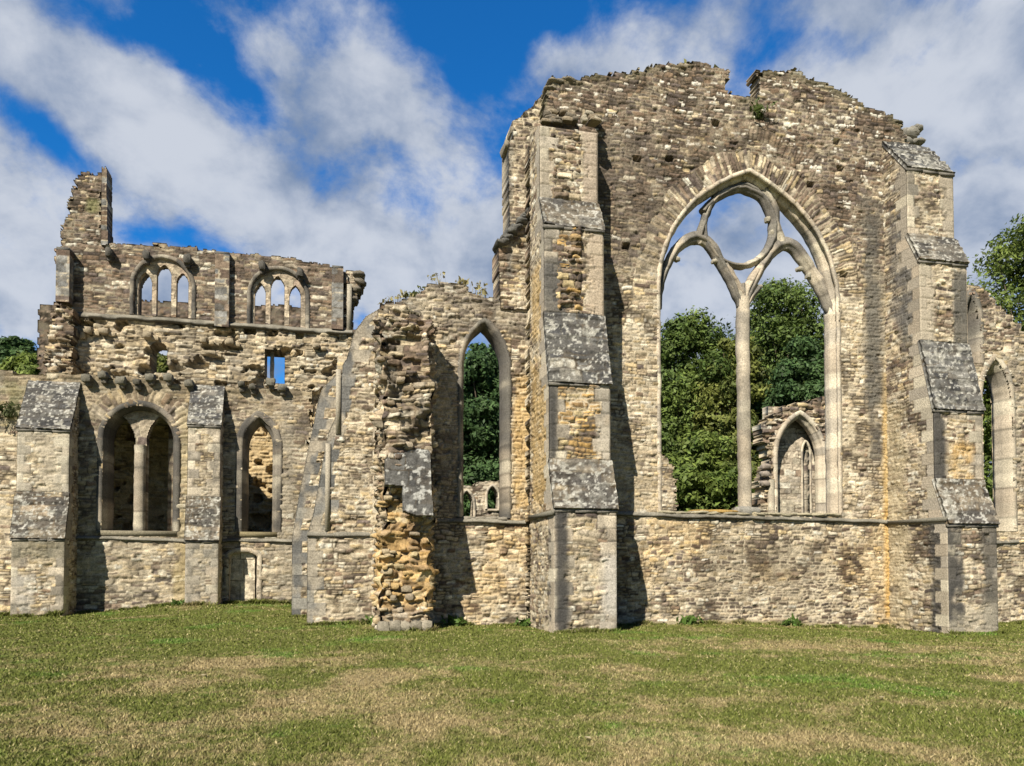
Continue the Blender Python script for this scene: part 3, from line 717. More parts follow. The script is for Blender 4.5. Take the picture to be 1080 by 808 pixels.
for (px, py, w_, hh) in ((536,151,.10,.14),(542,137,.10,.08)):
    m = M(); x, z = at(px, py, SY); rock(m, x, SY+.3, z, w_, .35, hh, (.26,.23,.18), px, 4); m.build('loose_stone', STONE, o)
# ================================================================== 3. AISLE WALL with the tall lancet
AY = 18.95
aisle = thing('aisle_wall', 'broken rubble aisle wall pierced by a single tall narrow lancet, weeds along its top', 'ruined wall', (3.0, AY, 0))
lx0, lx1 = X(488, AY), X(534, AY); lzb = Z(510, 546, AY); lzs = Z(510, 385, AY); lza = Z(510, 341, AY)
at_top = P([(398,322),(408,320),(420,318),(430,314),(441,311),(450,305),(460,299),(470,297),(480,301),(490,302),(498,309),(510,313),(525,317),(540,318)], AY)
outA = [(.95, -.7), (.95, at_top[0][1])]+at_top+[(5.2, Z(540, 318, AY)), (5.2, -.7)]
def aisle_fn(u, v):
    n = fbm(u*.5, v*.5, 71, 4); b = .12+.5*ss(6.6, 9, v+(n-.5)*3)+.3*ss(.5, .65, n)*(v < 7)
    h, col, s = masonry(u, v, 41, brown=b, amp=.05, rough=.03, white=.03)
    cxl = (lx0+lx1)/2; rr = np.hypot(u-cxl, (v-lzs)*.9)
    col = paint(col, u, v, (X(462,AY), X(487,AY), lzb, 7.5), (.30,.25,.19), a=.5, soft=.2, fs=1.5, seed=21)
    col = paint(col, u, v, (X(540,AY), X(562,AY), 3, 6.5), (.56,.37,.14), a=.6, soft=.15, fs=1.5)
    col = paint(col, u, v, (1, 5, 7.5, 10), (.20,.18,.15), a=.5, soft=.3, fs=1.6, seed=22)
    mw = (ss(.45, .6, fbm(u*.9, v*.9, 62, 4))*(1-ss(2.8, 3.2, v))*.4)[..., None]
    col = col*(1-mw)+col*np.array((1.15, .95, .62))*mw
    return h, col, s
m = M()
patch(m, (0, AY, 0), (1, 0, 0), (0, 0, 1), (0, -1, 0), .9, 5.2, -.6, 9.6, .0265, aisle_fn, outline=outA, holes=[arch(lx0-.1, lx1+.1, lzb-.05, lzs, lza+.1, 12)], thick=.62)
m.build('masonry', STONE, aisle)
m = M()
gcol = lambda col, x, z: col*np.array((.80,.80,.80))
sweep(m, arch(lx0, lx1, lzb, lzs, lza, 16), AY, [(.13, -.03), (.02, -.03), (0, .06), (-.03, .09), (-.04, .20), (-.06, .24), (-.06, .60), (.13, .66)], block=.36, seed=31, dark=.25, colfn=gcol)
m.build('window_surround', DRESSED, aisle)
string_course(aisle, X(453, AY), 4.71, AY-.02, Z(474, 549, AY), Z(561, 551, AY), 13)
m = M()
for i, x in enumerate(np.arange(lx0-.05, lx1, .33)): rock(m, x+.15, AY+.35, lzb-.03, .2, .42, .07, np.array((.24,.22,.18)), i+44, 4)
m.build('window_sill', DRESSED, aisle)
# ruined buttress with torn face and hanging black slab
m = M()
ux0, ux1 = X(402, 17.75), X(453, 17.75)
utop = P([(398,375),(401,350),(408,334),(420,322),(430,326),(440,332),(450,345),(455,365)], 17.9)
def ruin_fn(seed, ax):
    def fn(u, v):
        uu = u
        n = fbm(uu*1.1+seed, v*1.1, seed, 3)
        h, col, s = masonry(u, v, seed, brown=.22+.5*ss(5.2, 7.5, v), pal=BUFF, amp=.07, rough=.10, white=.03, ch=(.08, .19), sw=(.10, .34), mortar=(.26,.20,.13))
        h = h+.15*(s['r'][0]-.5)*s['ed']+.22*(fbm(uu*2.2, v*1.4, seed+3, 3)-.5)*2*ss(.3, .8, v)
        m_ = (ss(.40, .52, fbm(u*1.3, v*1.1, 93, 4)+.10*ss(3.3, 1.0, v))*ss(.4, .8, v)*(1-ss(2.6, 3.8, v)))[..., None]*.85
        och = pick(OCH, s['r'][1])*(.7+.5*s['r'][2])[..., None]
        col = col*(1-m_)+och*m_
        m2 = (ss(.58, .7, fbm(u*1.6, v*1.6, 97, 4))*ss(4.2, 5.2, v))[..., None]*.7
        col = col*(1-m2)+np.array((.14,.135,.12))*m2
        return h, col, s
    return fn
outU = [(ux0, -.6)]+[(max(ux0, min(ux1, a)), b) for a, b in utop]+[(ux1, -.6)]
patch(m, (0, 17.75, 0), (1, 0, 0), (0, 0, 1), (0, -1, 0), ux0, ux1, -.6, 9.0, .0265, ruin_fn(51, 0), outline=outU, fade=.02, rag=.6)
for xs, nx, sd in ((ux0, -1, 52), (ux1, 1, 53)):
    patch(m, (xs, 0, 0), (0, 1, 0), (0, 0, 1), (nx, 0, 0), 17.75, AY+.05, -.6, 8.6, .035, ruin_fn(sd, 1), fade=.02, outline=[(17.75, -.6), (17.75, 6.9), (18.1, 7.3), (AY+.05, 7.7), (AY+.05, -.6)], stonewise=False)
def wob(v):
    v = v.copy(); z = v[:, 2]; k = ss(.3, 1.0, z)
    v[:, 0] += k*(.16*(fbm(z*1.3, z*0+1, 5, 3)-.5)*2+.07*(vn(z*5, z*0, 6)-.5)*2)+.0*z
    return v
m.warp(wob)
rng = random.Random(9)
for k in range(60):
    z = rng.uniform(.5, 6.7); x = rng.uniform(ux0-.04, ux1+.02); 
    c = rng.choice([(.42,.34,.22),(.48,.34,.16),(.3,.25,.18),(.38,.32,.24)]) if z < 5 else rng.choice([(.25,.2,.14),(.36,.3,.22),(.17,.15,.12),(.4,.34,.24)])
    rock(m, x, 17.75+rng.uniform(-.04, .10), z, rng.uniform(.06, .15), rng.uniform(.08, .16), rng.uniform(.035, .085), c, k, 3)
rb = m.build('ruined_buttress', STONE, aisle)
m = M()
s0, s1 = X(406, 17.45), X(455, 17.45)
pts = P([(406,484),(412,479),(420,477),(437,476),(440,472),(454,474),(455,545),(440,545),(424,539),(424,513),(406,511)], 17.45)
def slabfn(u, v):
    h, col, s = masonry(u, v, 333, pal=GREY[[0, 1, 3]], brown=np.full(u.shape, .0), amp=.008, rough=.012, mortar=(.10,.10,.095), white=0, ch=(.4, .7), sw=(.5, .9), warp=.0, split=0)
    a_ = ss(.60, .68, fbm(u*11, v*11, 334, 4)+.3*(fbm(u*1.5, v*1.5, 335, 3)-.5))[..., None]*.75; col = col*.8*(1-a_)+np.array((.45,.45,.42))*a_
    return h, col, s
patch(m, (0, 17.40, 0), (1, 0, 0), (0, .28, 1), (0, -1, .28), s0-.02, s1+.03, 2.7, 4.6, .02, slabfn, outline=[(a, b) for a, b in pts], thick=.14, stonewise=False)
_zc = 3.5
def fixslab(v):
    v = v.copy(); v[:, 1] -= .28*3.55; return v
m.warp(fixslab)
m.build('broken_slab', LEAD, rb)
m = M()
for i in range(5): rock(m, ux0+.08+i*.24, 17.68, .10+float(gz(1.5, 17.7)), .15, .14, .13, np.array((.30,.27,.21))*random.uniform(.7, 1.1), 60+i, 4)
m.build('plinth', DRESSED, rb)
# ================================================================== 4. corner buttress: battered profile facing left
def profile_buttress(parent, Y, th, edge, xr, ztop, seed, cop=True, quoin=True):
    """a buttress projecting to the left: masonry front with a sloping left edge, coping slabs on it"""
    m = M(); poly = [(xr, -.6)]+edge+[(xr, ztop)]
    poly = poly[::-1]
    xs = [p[0] for p in edge]; zs = [p[1] for p in edge]
    def fn(u, v):
        xe = np.interp(v, zs, xs)
        e = u-xe
        h, col, s = masonry(u, v, seed, brown=.15+.25*ss(5, 8, v), amp=.04, white=.03)
        row = np.floor(v/.32); fv = v-row*.32; w = np.where(row % 2 == 0, .20, .42)*(.7+.7*h2(row, 4, seed))+.05*(vn(u*6, v*6, seed)-.5)
        q = e < w; qc = pick(np.array([(.17,.168,.16),(.22,.215,.2),(.13,.13,.125),(.28,.27,.24)]), h2(row, 1, seed))*(.8+.4*fbm(u*7, v*7, 4, 3))[..., None]
        qst = ss(.42, .60, fbm(u*1.8, v*1.2, seed+6, 5))[..., None]; qc = qc*(1-qst)+np.array((.36,.32,.255))*(.6+.8*fbm(u*6, v*6, 9, 4))[..., None]*qst
        d = np.minimum(np.minimum(fv, .32-fv), w-e); qc = qc*(.6+.4*ss(0, .018, d))[..., None]
        col = np.where(q[..., None], qc, col); h = np.where(q, .012, h)
        wl = (xr-u) < np.where(row % 2 == 0, .16, .30)
        ac = pick(ASH, h2(row, 9, seed))*(.85+.3*h2(row, 11, seed))[..., None]
        col = np.where((wl & (v < 5.5))[..., None], ac, col); h = np.where(wl & (v < 5.5), .01, h)
        return h, col, s
    patch(m, (0, Y, 0), (1, 0, 0), (0, 0, 1), (0, -1, 0), min(xs)-.05, xr, -.6, ztop+.05, .0265, fn, outline=poly, thick=th, stonewise=False)
    o = m.build('buttress', STONE, parent)
    m = M()
    for a, b in zip(edge[:-1], edge[1:]):
        if abs(a[0]-b[0]) < .03 or a[1] < .5: continue
        # stone coping following the slope
        L = math.hypot(b[0]-a[0], b[1]-a[1]); k = max(1, int(L/.45)); t = ((b[0]-a[0])/L, (b[1]-a[1])/L); nx, nz = -t[1], t[0]
        for i in range(k):
            p0 = (a[0]+(b[0]-a[0])*i/k, a[1]+(b[1]-a[1])*i/k); p1 = (a[0]+(b[0]-a[0])*(i+1)/k-t[0]*.008, a[1]+(b[1]-a[1])*(i+1)/k-t[1]*.008)
            j = .012*random.random()
            vv = []
            for yy in (Y-.002, Y+th+.03):
                for (q_, o_) in ((p0, -.05), (p1, -.05), (p1, .006), (p0, .006)): vv.append((q_[0]+nx*o_, yy, q_[1]+nz*o_))
            c = np.array((.22,.205,.175))*random.uniform(.6, 1.4)
            m.add(vv, [(0,1,2,3),(7,6,5,4),(0,4,5,1),(1,5,6,2),(2,6,7,3),(3,7,4,0)], c)
    m.build('coping', LEAD, o)
    return o
corner = thing('battered_buttress_wall', 'aisle corner with two stepped grey-coped buttresses leaning to the left', 'ruined wall', (0, 20.5, 0))
CYa = 19.5
e1 = P([(324,660),(324,566),(331,540),(346,458),(354,440),(362,384),(366,378),(374,350),(386,334),(400,326)], CYa)
e1 = [(e1[0][0], -.6), (e1[1][0], e1[1][1])]+e1[2:]
profile_buttress(corner, CYa, 1.0, e1, X(404, CYa)+.05, e1[-1][1], 61)
CYb = 22.3
e2 = P([(308,650),(308,568),(316,520),(326,470),(330,452),(335,426),(340,410),(352,398),(372,380)], CYb)
e2 = [(e2[0][0], -.6)]+e2[1:]
profile_buttress(corner, CYb, 1.2, e2, X(372, CYb), e2[-1][1], 65)
string_course(corner, X(325, CYa), X(402, CYa), CYa-.02, Z(326, 564, CYa), Z(401, 564, CYa), 23, d=.06)
# the long south aisle wall running back between them, tied to the corner
m = M()
patch(m, (X(352, CYa)+.1, 0, 0), (0, 1, 0), (0, 0, 1), (-1, 0, 0), 20.5, 28, -.6, 7.2, .045, lambda u, v: masonry(u, v, 63, brown=np.full(u.shape, .3)), thick=.9,
      outline=[(20.4, -.6), (20.4, 7.1), (23, 7.0), (25, 5.6), (28, 5.2), (28, -.6)])
m.build('side_wall', STONE, corner)
m = M()
for (px, y0, y1) in ((346, 468, 560), (357, 390, 458)):
    x, z1 = at(px, y0, CYa); z0 = Z(px, y1, CYa)
    box(m, x-.06, x+.06, CYa-.045, CYa+.02, z0, z1, (.35,.315,.25))
m.build('shaft', DRESSED, corner)
# ================================================================== 5. NORTH AISLE WALL on the far right
NY = 18.95
north = thing('north_aisle_wall', 'stepped ruined aisle wall with two narrow lancets beside the right-hand buttress', 'ruined wall', (19, NY, 0))
nt_ = P([(1010,282),(1022,290),(1030,296),(1036,304),(1046,312),(1054,324),(1066,334),(1080,349),(1110,368),(1150,392)], NY)
outN = [(16.3, -.7), (16.3, nt_[0][1])]+nt_+[(nt_[-1][0], -.7)]
n1 = arch(X(1020, NY), X(1034, NY), Z(1035, 384, NY), Z(1035, 340, NY), Z(1035, 310, NY), 10)
n2a, n2b = X(1036, NY), X(1066, NY)
n2 = arch(n2a, n2b, Z(1050, 560, NY), Z(1050, 420, NY), Z(1047, 378, NY), 12)
def north_fn(u, v):
    n = fbm(u*.5, v*.5, 171, 4); b = .25+.5*ss(6.6, 9, v+(n-.5)*3)
    h, col, s = masonry(u, v, 171, brown=b, amp=.05, rough=.03, white=.04)
    col = paint(col, u, v, (X(1064,NY), X(1080,NY), 4, 9), (.24,.22,.18), a=.5, soft=.3, fs=1.6, seed=22)
    return h, col, s
m = M()
patch(m, (0, NY, 0), (1, 0, 0), (0, 0, 1), (0, -1, 0), 16.3, nt_[-1][0], -.6, 10, .03, north_fn, outline=outN, holes=[n1, n2], thick=.7)
m.build('masonry', STONE, north)
m = M(); sweep(m, n1, NY, [(.16, -.03), (0, -.03), (-.03, .1), (-.05, .25), (-.05, .55), (.16, .6)], block=.4, seed=33, dark=.3); m.build('lancet_surround', DRESSED, north)
m = M(); sweep(m, n2, NY, [(.16, -.03), (0, -.03), (-.03, .1), (-.08, .2), (-.09, .55), (.16, .6)], block=.45, seed=34); m.build('lancet_surround', DRESSED, north)
string_course(north, 16.65, nt_[-1][0], NY-.02, Z(1052, 571, NY), Z(1080, 573, NY), 43)
# ================================================================== 6. CHAPEL WALL (left, further back)
HY = 28.0
chapel = thing('chapel_wall', 'lower chapel wall at the left with a twin-light window, a lancet and a doorway', 'ruined wall', (-6, HY, 0))
ctop = P([(-60,388),(-20,392),(0,393),(30,395),(60,396),(88,396),(96,398),(150,400),(200,404),(250,407),(300,410),(330,412)], HY)
outC = [(ctop[0][0], -.7)]+ctop+[(ctop[-1][0], -.7)]
w1 = arch(X(109, HY), X(185, HY), Z(147, 560, HY), Z(147, 463, HY), Z(147, 428, HY), 12)
w2 = arch(X(256, HY), X(291, HY), Z(275, 561, HY), Z(275, 470, HY), Z(275, 440, HY), 12)
dr = arch(X(243, HY), X(273, HY), -.6, Z(257, 588, HY), Z(257, 582, HY), 10)
def chapel_fn(u, v):
    n = fbm(u*.4, v*.4, 271, 4); b = .12+.35*ss(.5, .68, n)+.3*(1-ss(.2, .7, v))
    h, col, s = masonry(u, v, 71, brown=b, amp=.04, rough=.02, white=.02, ch=(.08, .19), sw=(.14, .45), joint=.013)
    # arch ring of little stones round the twin window
    a, c = (w1[0][0]+w1[-1][0])/2, Z(147, 463, HY); rr = np.hypot(u-a, (v-c)*1.05); ang = np.arctan2(v-c, u-a)
    R0 = (w1[-1][0]-w1[0][0])/2
    inb = (rr > R0) & (rr < R0+.75) & (v > c-.1)
    hh, cc, _ = masonry(rr, ang*R0, 75, brown=.55, amp=.05, ch=(.10, .17), sw=(.35, .6), warp=.01, split=0)
    h = np.where(inb, hh, h); col = np.where(inb[..., None], cc, col)
    zt = Z(150, 400, HY)
    col = paint(col, u, v, (-20, 0, zt-1.0, zt+.3), (.33,.23,.12), a=.30, soft=.3, fs=1.1, seed=24)
    col = paint(col, u, v, (-20, 0, zt-.45, zt+.5), (.20,.185,.13), a=.35, soft=.2, fs=1.4, seed=25)
    col = paint(col, u, v, (-20, X(8, HY), Z(0, 460, HY), 8.2), (.20,.19,.15), a=.45, soft=.3, fs=1.8, seed=26)
    col = paint(col, u, v, (X(0,HY), X(28,HY), Z(0, 450, HY), Z(0, 400, HY)), (.11,.13,.05), a=.55, soft=.4, fs=4.5, seed=27)
    col = paint(col, u, v, (X(188,HY), X(205,HY), 2.4, 7.0), (.45,.38,.22), a=.5, soft=.2)
    col = paint(col, u, v, (X(184,HY), X(200,HY), 0, 2.4), (.50,.40,.2), a=.6, soft=.15)
    col = paint(col, u, v, (-9, -1, .3, 8), (.17,.155,.12), a=.28, soft=.3, fs=2.6, seed=29)
    col = paint(col, u, v, (X(294,HY), X(310,HY), .3, 8), (.27,.24,.19), a=.6, soft=.15)
    return h, col, s
m = M()
patch(m, (0, HY, 0), (1, 0, 0), (0, 0, 1), (0, -1, 0), ctop[0][0], ctop[-1][0], -.6, 8.9, .036, chapel_fn, outline=outC, holes=[w1, w2, dr], thick=1.1)
m.build('masonry', STONE, chapel)
m = M()
grc = lambda col, x, z: col*np.array((.62,.62,.63))
sweep(m, w1, HY, [(.17, -.04), (0, -.04), (-.04, .10), (-.10, .2), (-.12, .9), (.17, 1.0)], block=.4, seed=35, dark=.25, colfn=grc)
# twin lights: plate with two pointed openings and a pier between
wp = m.build('window_surround', DRESSED, chapel)
m = M()
yb = HY+.35
l1 = arch(X(113, yb), X(143, yb), Z(128, 560, yb), Z(128, 466, yb), Z(128, 438, yb), 10)
l2 = arch(X(155, yb), X(184, yb), Z(170, 560, yb), Z(170, 466, yb), Z(170, 438, yb), 10)
def plate_fn(u, v):
    return masonry(u, v, 88, pal=ASH*np.array((.8, .78, .75)), brown=.1, amp=.008, rough=.012, ch=(.28, .36), sw=(.4, .6), warp=0, split=0, joint=.006, white=0)
patch(m, (0, yb, 0), (1, 0, 0), (0, 0, 1), (0, -1, 0), w1[0][0]-.1, w1[-1][0]+.1, Z(147, 560, HY)-.1, Z(147, 428, HY)+.1, .03, plate_fn, outline=arch(w1[0][0]-.05, w1[-1][0]+.05, Z(147, 562, HY), Z(147, 463, HY), Z(147, 427, HY), 12), stonewise=False, holes=[l1, l2], thick=.35)
pl_ = m.build('twin_light_plate', DRESSED, chapel)
m = M()
px_ = (l1[-1][0]+l2[0][0])/2; ztw = Z(147, 470, yb)
bar(m, [(px_, l1[0][1]-.05), (px_, ztw)], yb-.04, .36, .4, seed=36, dark=.05, block=.5, colfn=lambda c, x, z: c*.8)
m.build('mullion', DRESSED, chapel)
m = M(); sweep(m, w2, HY, [(.22, -.04), (0, -.04), (-.04, .10), (-.12, .25), (-.13, .9), (.22, 1.0)], block=.4, seed=37, dark=.25, colfn=grc); m.build('window_surround', DRESSED, chapel)
m = M(); sweep(m, dr, HY, [(.15, -.03), (0, -.03), (-.05, .2), (-.05, .9), (.15, 1.0)], block=.4, seed=38); m.build('door_surround', DRESSED, chapel)
m = M(); iy = HY+.16
def inf_fn(u, v): return masonry(u, v, 641, pal=np.array([(.56,.49,.37),(.52,.45,.33),(.60,.53,.41)]), brown=.0, amp=.006, rough=.012, ch=(.5, .8), sw=(.26, .40), warp=.01, split=0, joint=.012, white=0, mortar=(.16,.13,.09), wig=.3)
patch(m, (0, iy, 0), (1, 0, 0), (0, 0, 1), (0, -1, 0), dr[0][0], dr[-1][0]-.10, Z(257, 634, HY)+.0, Z(257, 582, HY)+.1, .03, inf_fn, thick=.25)
m.build('door_infill', DRESSED, chapel)
b1_0, b1_1 = -9.98, -8.48
st1 = [(26.8, Z(40, 568, 26.8), Z(45, 519, 27.1)), (27.1, Z(48, 453, 27.1), Z(56, 400, 27.6))]
stc = [[((-12, -7, 1.7, 2.4), (.15,.14,.10), dict(a=.7, soft=.2)), ((-9.9, -9.3, -1, 1.4), (.48,.45,.40), dict(a=.5, soft=.2)), ((-12, -7, -1, .35), (.17,.16,.13), dict(a=.6, soft=.15))], [((-9.4, -8.9, 4.2, 5.8), (.25,.19,.13), dict(a=.5, soft=.15)), ((-12, -7, 3.5, 7), (.50,.46,.37), dict(a=.45, soft=.3))]]
buttress(chapel, b1_0, b1_1, HY, st1, 300, brown=.12, stains=stc, res=.035, pale=.1)
b2_0, b2_1 = -4.93, -3.90
st2 = [(27.15, Z(215, 570, 27.15), Z(217, 524, 27.35)), (27.35, Z(222, 449, 27.35), Z(225, 405, 27.7))]
stc2 = [[((-6, -3, -1, 2.4), (.22,.21,.18), dict(a=.5, soft=.2))], [((-6, -3, 3.4, 4.4), (.48,.43,.34), dict(a=.5, soft=.3))]]
buttress(chapel, b2_0, b2_1, HY, st2, 320, brown=.12, stains=stc2, res=.035, pale=.1)
string_course(chapel, b1_1+.01, b2_0-.01, HY-.03, Z(110, 567, HY), Z(200, 571, HY), 53)
string_course(chapel, b2_1+.01, X(310, HY), HY-.03, Z(240, 570, HY), Z(300, 571, HY), 54)
m = M(); box(m, X(105, HY), X(188, HY), HY-.05, HY+.5, Z(147, 565, HY), Z(147, 560, HY), (.2,.18,.13), .01); m.build('window_sill', DRESSED, chapel); m = M(); box(m, X(254, HY), X(293, HY), HY-.05, HY+.5, Z(275, 566, HY), Z(275, 561, HY), (.2,.17,.1), .01)
m.build('window_sill', DRESSED, chapel)
for i, px in enumerate((94,110,127,145,162,180,201,253,267,284,300)):
    m = M(); y_ = 401 + (px-110)*.04 + 3*math.sin(px*1.7); x, z = at(px+2*math.sin(px), y_, HY)
    k_ = h2(np.array([i]), 1, 3)[0]; rock(m, x, HY-.15, z+.03, .10+.07*k_, .20, .09+.06*k_, np.array((.17,.16,.13))*(.45+.7*k_), i, 5)
    rock(m, x+.03, HY-.06, z-.13, .10, .16, .11, (.15,.135,.11), i+40, 4)
    m.build('corbel', STONE, chapel)
# chapel vault (roofed first bays) and cross wall behind
vault = M()
def plain(seed, **kw): return lambda u, v: masonry(u, v, seed, **kw)
patch(vault, (0, 0, Z(150, 425, HY)), (1, 0, 0), (0, 1, 0), (0, 0, -1), X(-60, HY), -5.3, HY+1.1, 32.5, .12, plain(401, brown=.6), thick=.7)
patch(vault, (-5.3, 0, 0), (0, 1, 0), (0, 0, 1), (1, 0, 0), HY+1.1, 32.5, -.6, 6.6, .10, plain(402, brown=.4), thick=.6)
vault.build('vault', STONE, chapel)
# ================================================================== 7. TRANSEPT clerestory wall
KY = 32.5
clere = thing('clerestory_wall', 'high transept wall at the back left with two three-light clerestory windows', 'ruined wall', (-6, KY, 0))
kt = P([(60,262),(66,258),(80,256),(96,255),(113,257),(135,257),(154,258),(180,260),(199,262),(220,264),(234,266),(262,267),(289,270),(305,272),(311,274),(330,278),(349,281),(362,283)], KY)
kx1 = X(362, KY)
outK = [(X(55, KY), -.6), (X(55, KY), Z(55, 335, KY)), (X(62, KY), Z(62, 325, KY))]+kt+[(kx1, Z(362, 345, KY)), (kx1+4, Z(372, 350, KY)-.1), (kx1+4, -.6)]
def tri(x0p, x1p, zbp, zsp, zap):
    return arch(X(x0p, KY), X(x1p, KY), Z((x0p+x1p)/2, zbp, KY), Z((x0p+x1p)/2, zsp, KY), Z((x0p+x1p)/2, zap, KY), 12)
K1 = tri(139, 201, 334, 302, 272); K2 = tri(263, 322, 345, 312, 284)
KA = tri(157, 175, 393, 368, 361); KB = [at(279, 404, KY), at(279, 368, KY), at(300, 369, KY), at(300, 405, KY)]
kd = arch(X(246, KY), X(271, KY), -.6, Z(258, 596, KY), Z(258, 588, KY), 8)
string0 = Z(76, 332, KY); string1 = Z(371, 352, KY); kx0 = X(76, KY)
def kz(u): return np.interp(u, [kx0, X(371, KY)], [string0, string1])
def clere_fn(u, v):
    low = v < kz(u)
    h, col, s = masonry(u, v, 81, brown=.85, mdark=.5, amp=.04, white=.04, ch=(.10, .19), sw=(.18, .5))
    h2_, c2, s2 = masonry(u, v, 82, brown=.10, pal=np.array([(.52,.45,.32),(.46,.39,.27),(.56,.50,.38),(.40,.33,.22),(.50,.40,.25)]), pal2=np.array([(.26,.21,.15),(.18,.15,.12)]), amp=.05, rough=.05, white=.02, ch=(.10, .22), sw=(.16, .5), mortar=(.46,.38,.27))
    h2_ = h2_+.07*(s2['r'][0]-.5)*s2['ed']
    hole = ss(.62, .66, fbm(u*1.9, v*2.6, 123, 3)); h2_ = h2_-.4*hole
    h = np.where(low, h2_, h); col = np.where(low[..., None], c2, col)
    col = paint(col, u, v, (X(180,KY), X(262,KY), Z(200,400,KY), kz(0)-.2), (.24,.21,.17), a=.45, soft=.5, fs=.9, seed=41)
    # yellow plaster lower down inside the chapel
    lo2 = (1-ss(7.5, 8.3, v))[..., None]*.6
    col = col*(1-lo2)+np.array((.52,.38,.19))*(.7+.6*fbm(u*2, v*2, 6, 4))[..., None]*lo2
    return h, col, s
m = M()
patch(m, (0, KY, 0), (1, 0, 0), (0, 0, 1), (0, -1, 0), X(54, KY), kx1+4, -.6, 17.4, .038, clere_fn, outline=outK, holes=[K1, K2, KA, KB], thick=1.2, stonewise=True)
m.build('masonry', STONE, clere)
# the three-light windows: plate of dressed stone with three lancets
def triple(K, lights, base, sd):
    m = M(); yk = KY+.10
    sweep(m, K, KY, [(.14, -.05), (0, -.05), (-.05, .12), (-.05, .9), (.14, 1.0)], block=.35, seed=sd, dark=.25, colfn=grc)
    f = m.build('window_surround', DRESSED, clere)
    m = M(); hs = []
    for (a, b, zb, zsp, zap) in lights:
        hs.append(arch(X(a, yk), X(b, yk), Z(a, zb, yk)-.3, Z(a, zsp, yk), Z(a, zap, yk), 10))
    x0 = K[0][0]+.02; x1 = K[-1][0]-.02
    zb = K[0][1]; pol = [(x0, zb)]+[(p[0], p[1]-.03) for p in K[1:-1]]+[(x1, zb)]
    patch(m, (0, yk, 0), (1, 0, 0), (0, 0, 1), (0, -1, 0), x0, x1, zb, max(p[1] for p in K), .024, lambda u, v: masonry(u, v, 89, pal=ASH*np.array((.95, .9, .85)), brown=.05, amp=.008, rough=.012, ch=(.3, .4), sw=(.4, .6), warp=0, split=0, joint=.006, white=0), outline=pol, stonewise=False, holes=hs, thick=.28)
    m.build('window_tracery', DRESSED, f)
    # inner half of the opening: deep rear arch
triple(K1, [(144,158,334,298,286),(163,179,334,292,278),(184,197,334,299,287)], 334, 51)
triple(K2, [(267,279,345,310,297),(284,299,345,304,290),(304,316,345,312,300)], 345, 52)
string_course(clere, kx0, X(371, KY), KY-.04, string0, string1, 63, h=.16, d=.16)
# flat pilasters
def pilaster(pxa, pxb, y0, y1, seed, dark=.4, d=.28, Y=KY):
    m = M(); x0, x1 = X(pxa, Y), X(pxb, Y); z1 = Z(pxa, y0, Y); z0 = Z(pxa, y1, Y)
    def fn(u, v):
        h, col, s = masonry(u, v, seed, pal=GREY*1.6, pal2=BROWN, brown=.3, amp=.012, ch=(.25, .4), sw=(.3, .8), warp=.01, white=0); 
        return h, col, s
    patch(m, (0, Y-d, 0), (1, 0, 0), (0, 0, 1), (0, -1, 0), x0, x1, z0, z1, .05, fn, fade=.02)
    for xs, nx in ((x0, -1), (x1, 1)): patch(m, (xs, 0, 0), (0, 1, 0), (0, 0, 1), (nx, 0, 0), Y-d, Y+.02, z0, z1, .07, fn, fade=.02)
    box(m, x0, x1, Y-d, Y+.02, z1-.02, z1+.1, (.12,.118,.11)); return m.build('pilaster', STONE, clere)
pilaster(226, 241, 270, 346, 91); pilaster(61, 75, 268, 322, 92, d=.5); pilaster(349, 361, 284, 348, 93, d=.2)
for (px, py) in ((117,269),(156,272),(199,276),(277,283),(317,290)):
    m = M(); x, z = at(px, py, KY); rock(m, x, KY-.16, z, .15, .26, .2, (.10,.095,.085), px, 5); rock(m, x, KY-.1, z-.2, .09, .14, .12, (.11,.1,.09), px+3, 4); m.build('corbel', STONE, clere)
for (px, py, w_, hh) in ((113,351,.3,.18),(158,355,.3,.2),(217,360,.22,.18),(244,362,.3,.2),(96,350,.25,.2),(62,357,.34,.4),(82,352,.2,.3),(335,366,.25,.18),(222,374,.5,.14),(70,345,.3,.3)):
    m = M(); x, z = at(px, py, KY); rock(m, x-.05, KY-.10, z, w_*.62, .26, hh*.7, (.33,.28,.2), px, 5); rock(m, x+.22, KY-.04, z-.08, w_*.5, .16, hh*.5, (.42,.35,.24), px+5, 4); m.build('projecting_stone', STONE, clere)
m = M(); x, z = at(289.5, 404, KY+.5); x2, z2 = at(289.5, 368, KY+.5)
bar(m, [(x-.1, z), (x-.1, z2)], KY+.5, .16, .2, seed=55); m.build('window_shaft', DRESSED, clere)
# overhanging stub of arch at the right end
m = M()
stub = P([(362,283),(376,285),(383,287),(381,292),(384,296),(380,305),(375,312),(371,322),(369,352),(361,352)], KY)
patch(m, (0, KY+.15, 0), (1, 0, 0), (0, 0, 1), (0, -1, 0), stub[0][0]-.2, X(386, KY), stub[-1][1], stub[0][1]+.1, .038, plain(95, brown=.75), outline=stub, thick=.9)
for (px, py, w_, hh) in ((378,288,.28,.12),(380,296,.26,.12),(377,304,.22,.12),(373,314,.2,.14)):
    x, z = at(px, py, KY); rock(m, x, KY+.4, z, w_, .45, hh, (.17,.15,.12), px, 5)
m.build('arch_stub', STONE, clere)
m = M(); x0, x1 = X(365, KY), X(370, KY)
box(m, x0, x1, KY-.05, KY+.1, Z(367, 352, KY), Z(367, 300, KY), (.34,.31,.25)); m.build('shaft', DRESSED, clere)
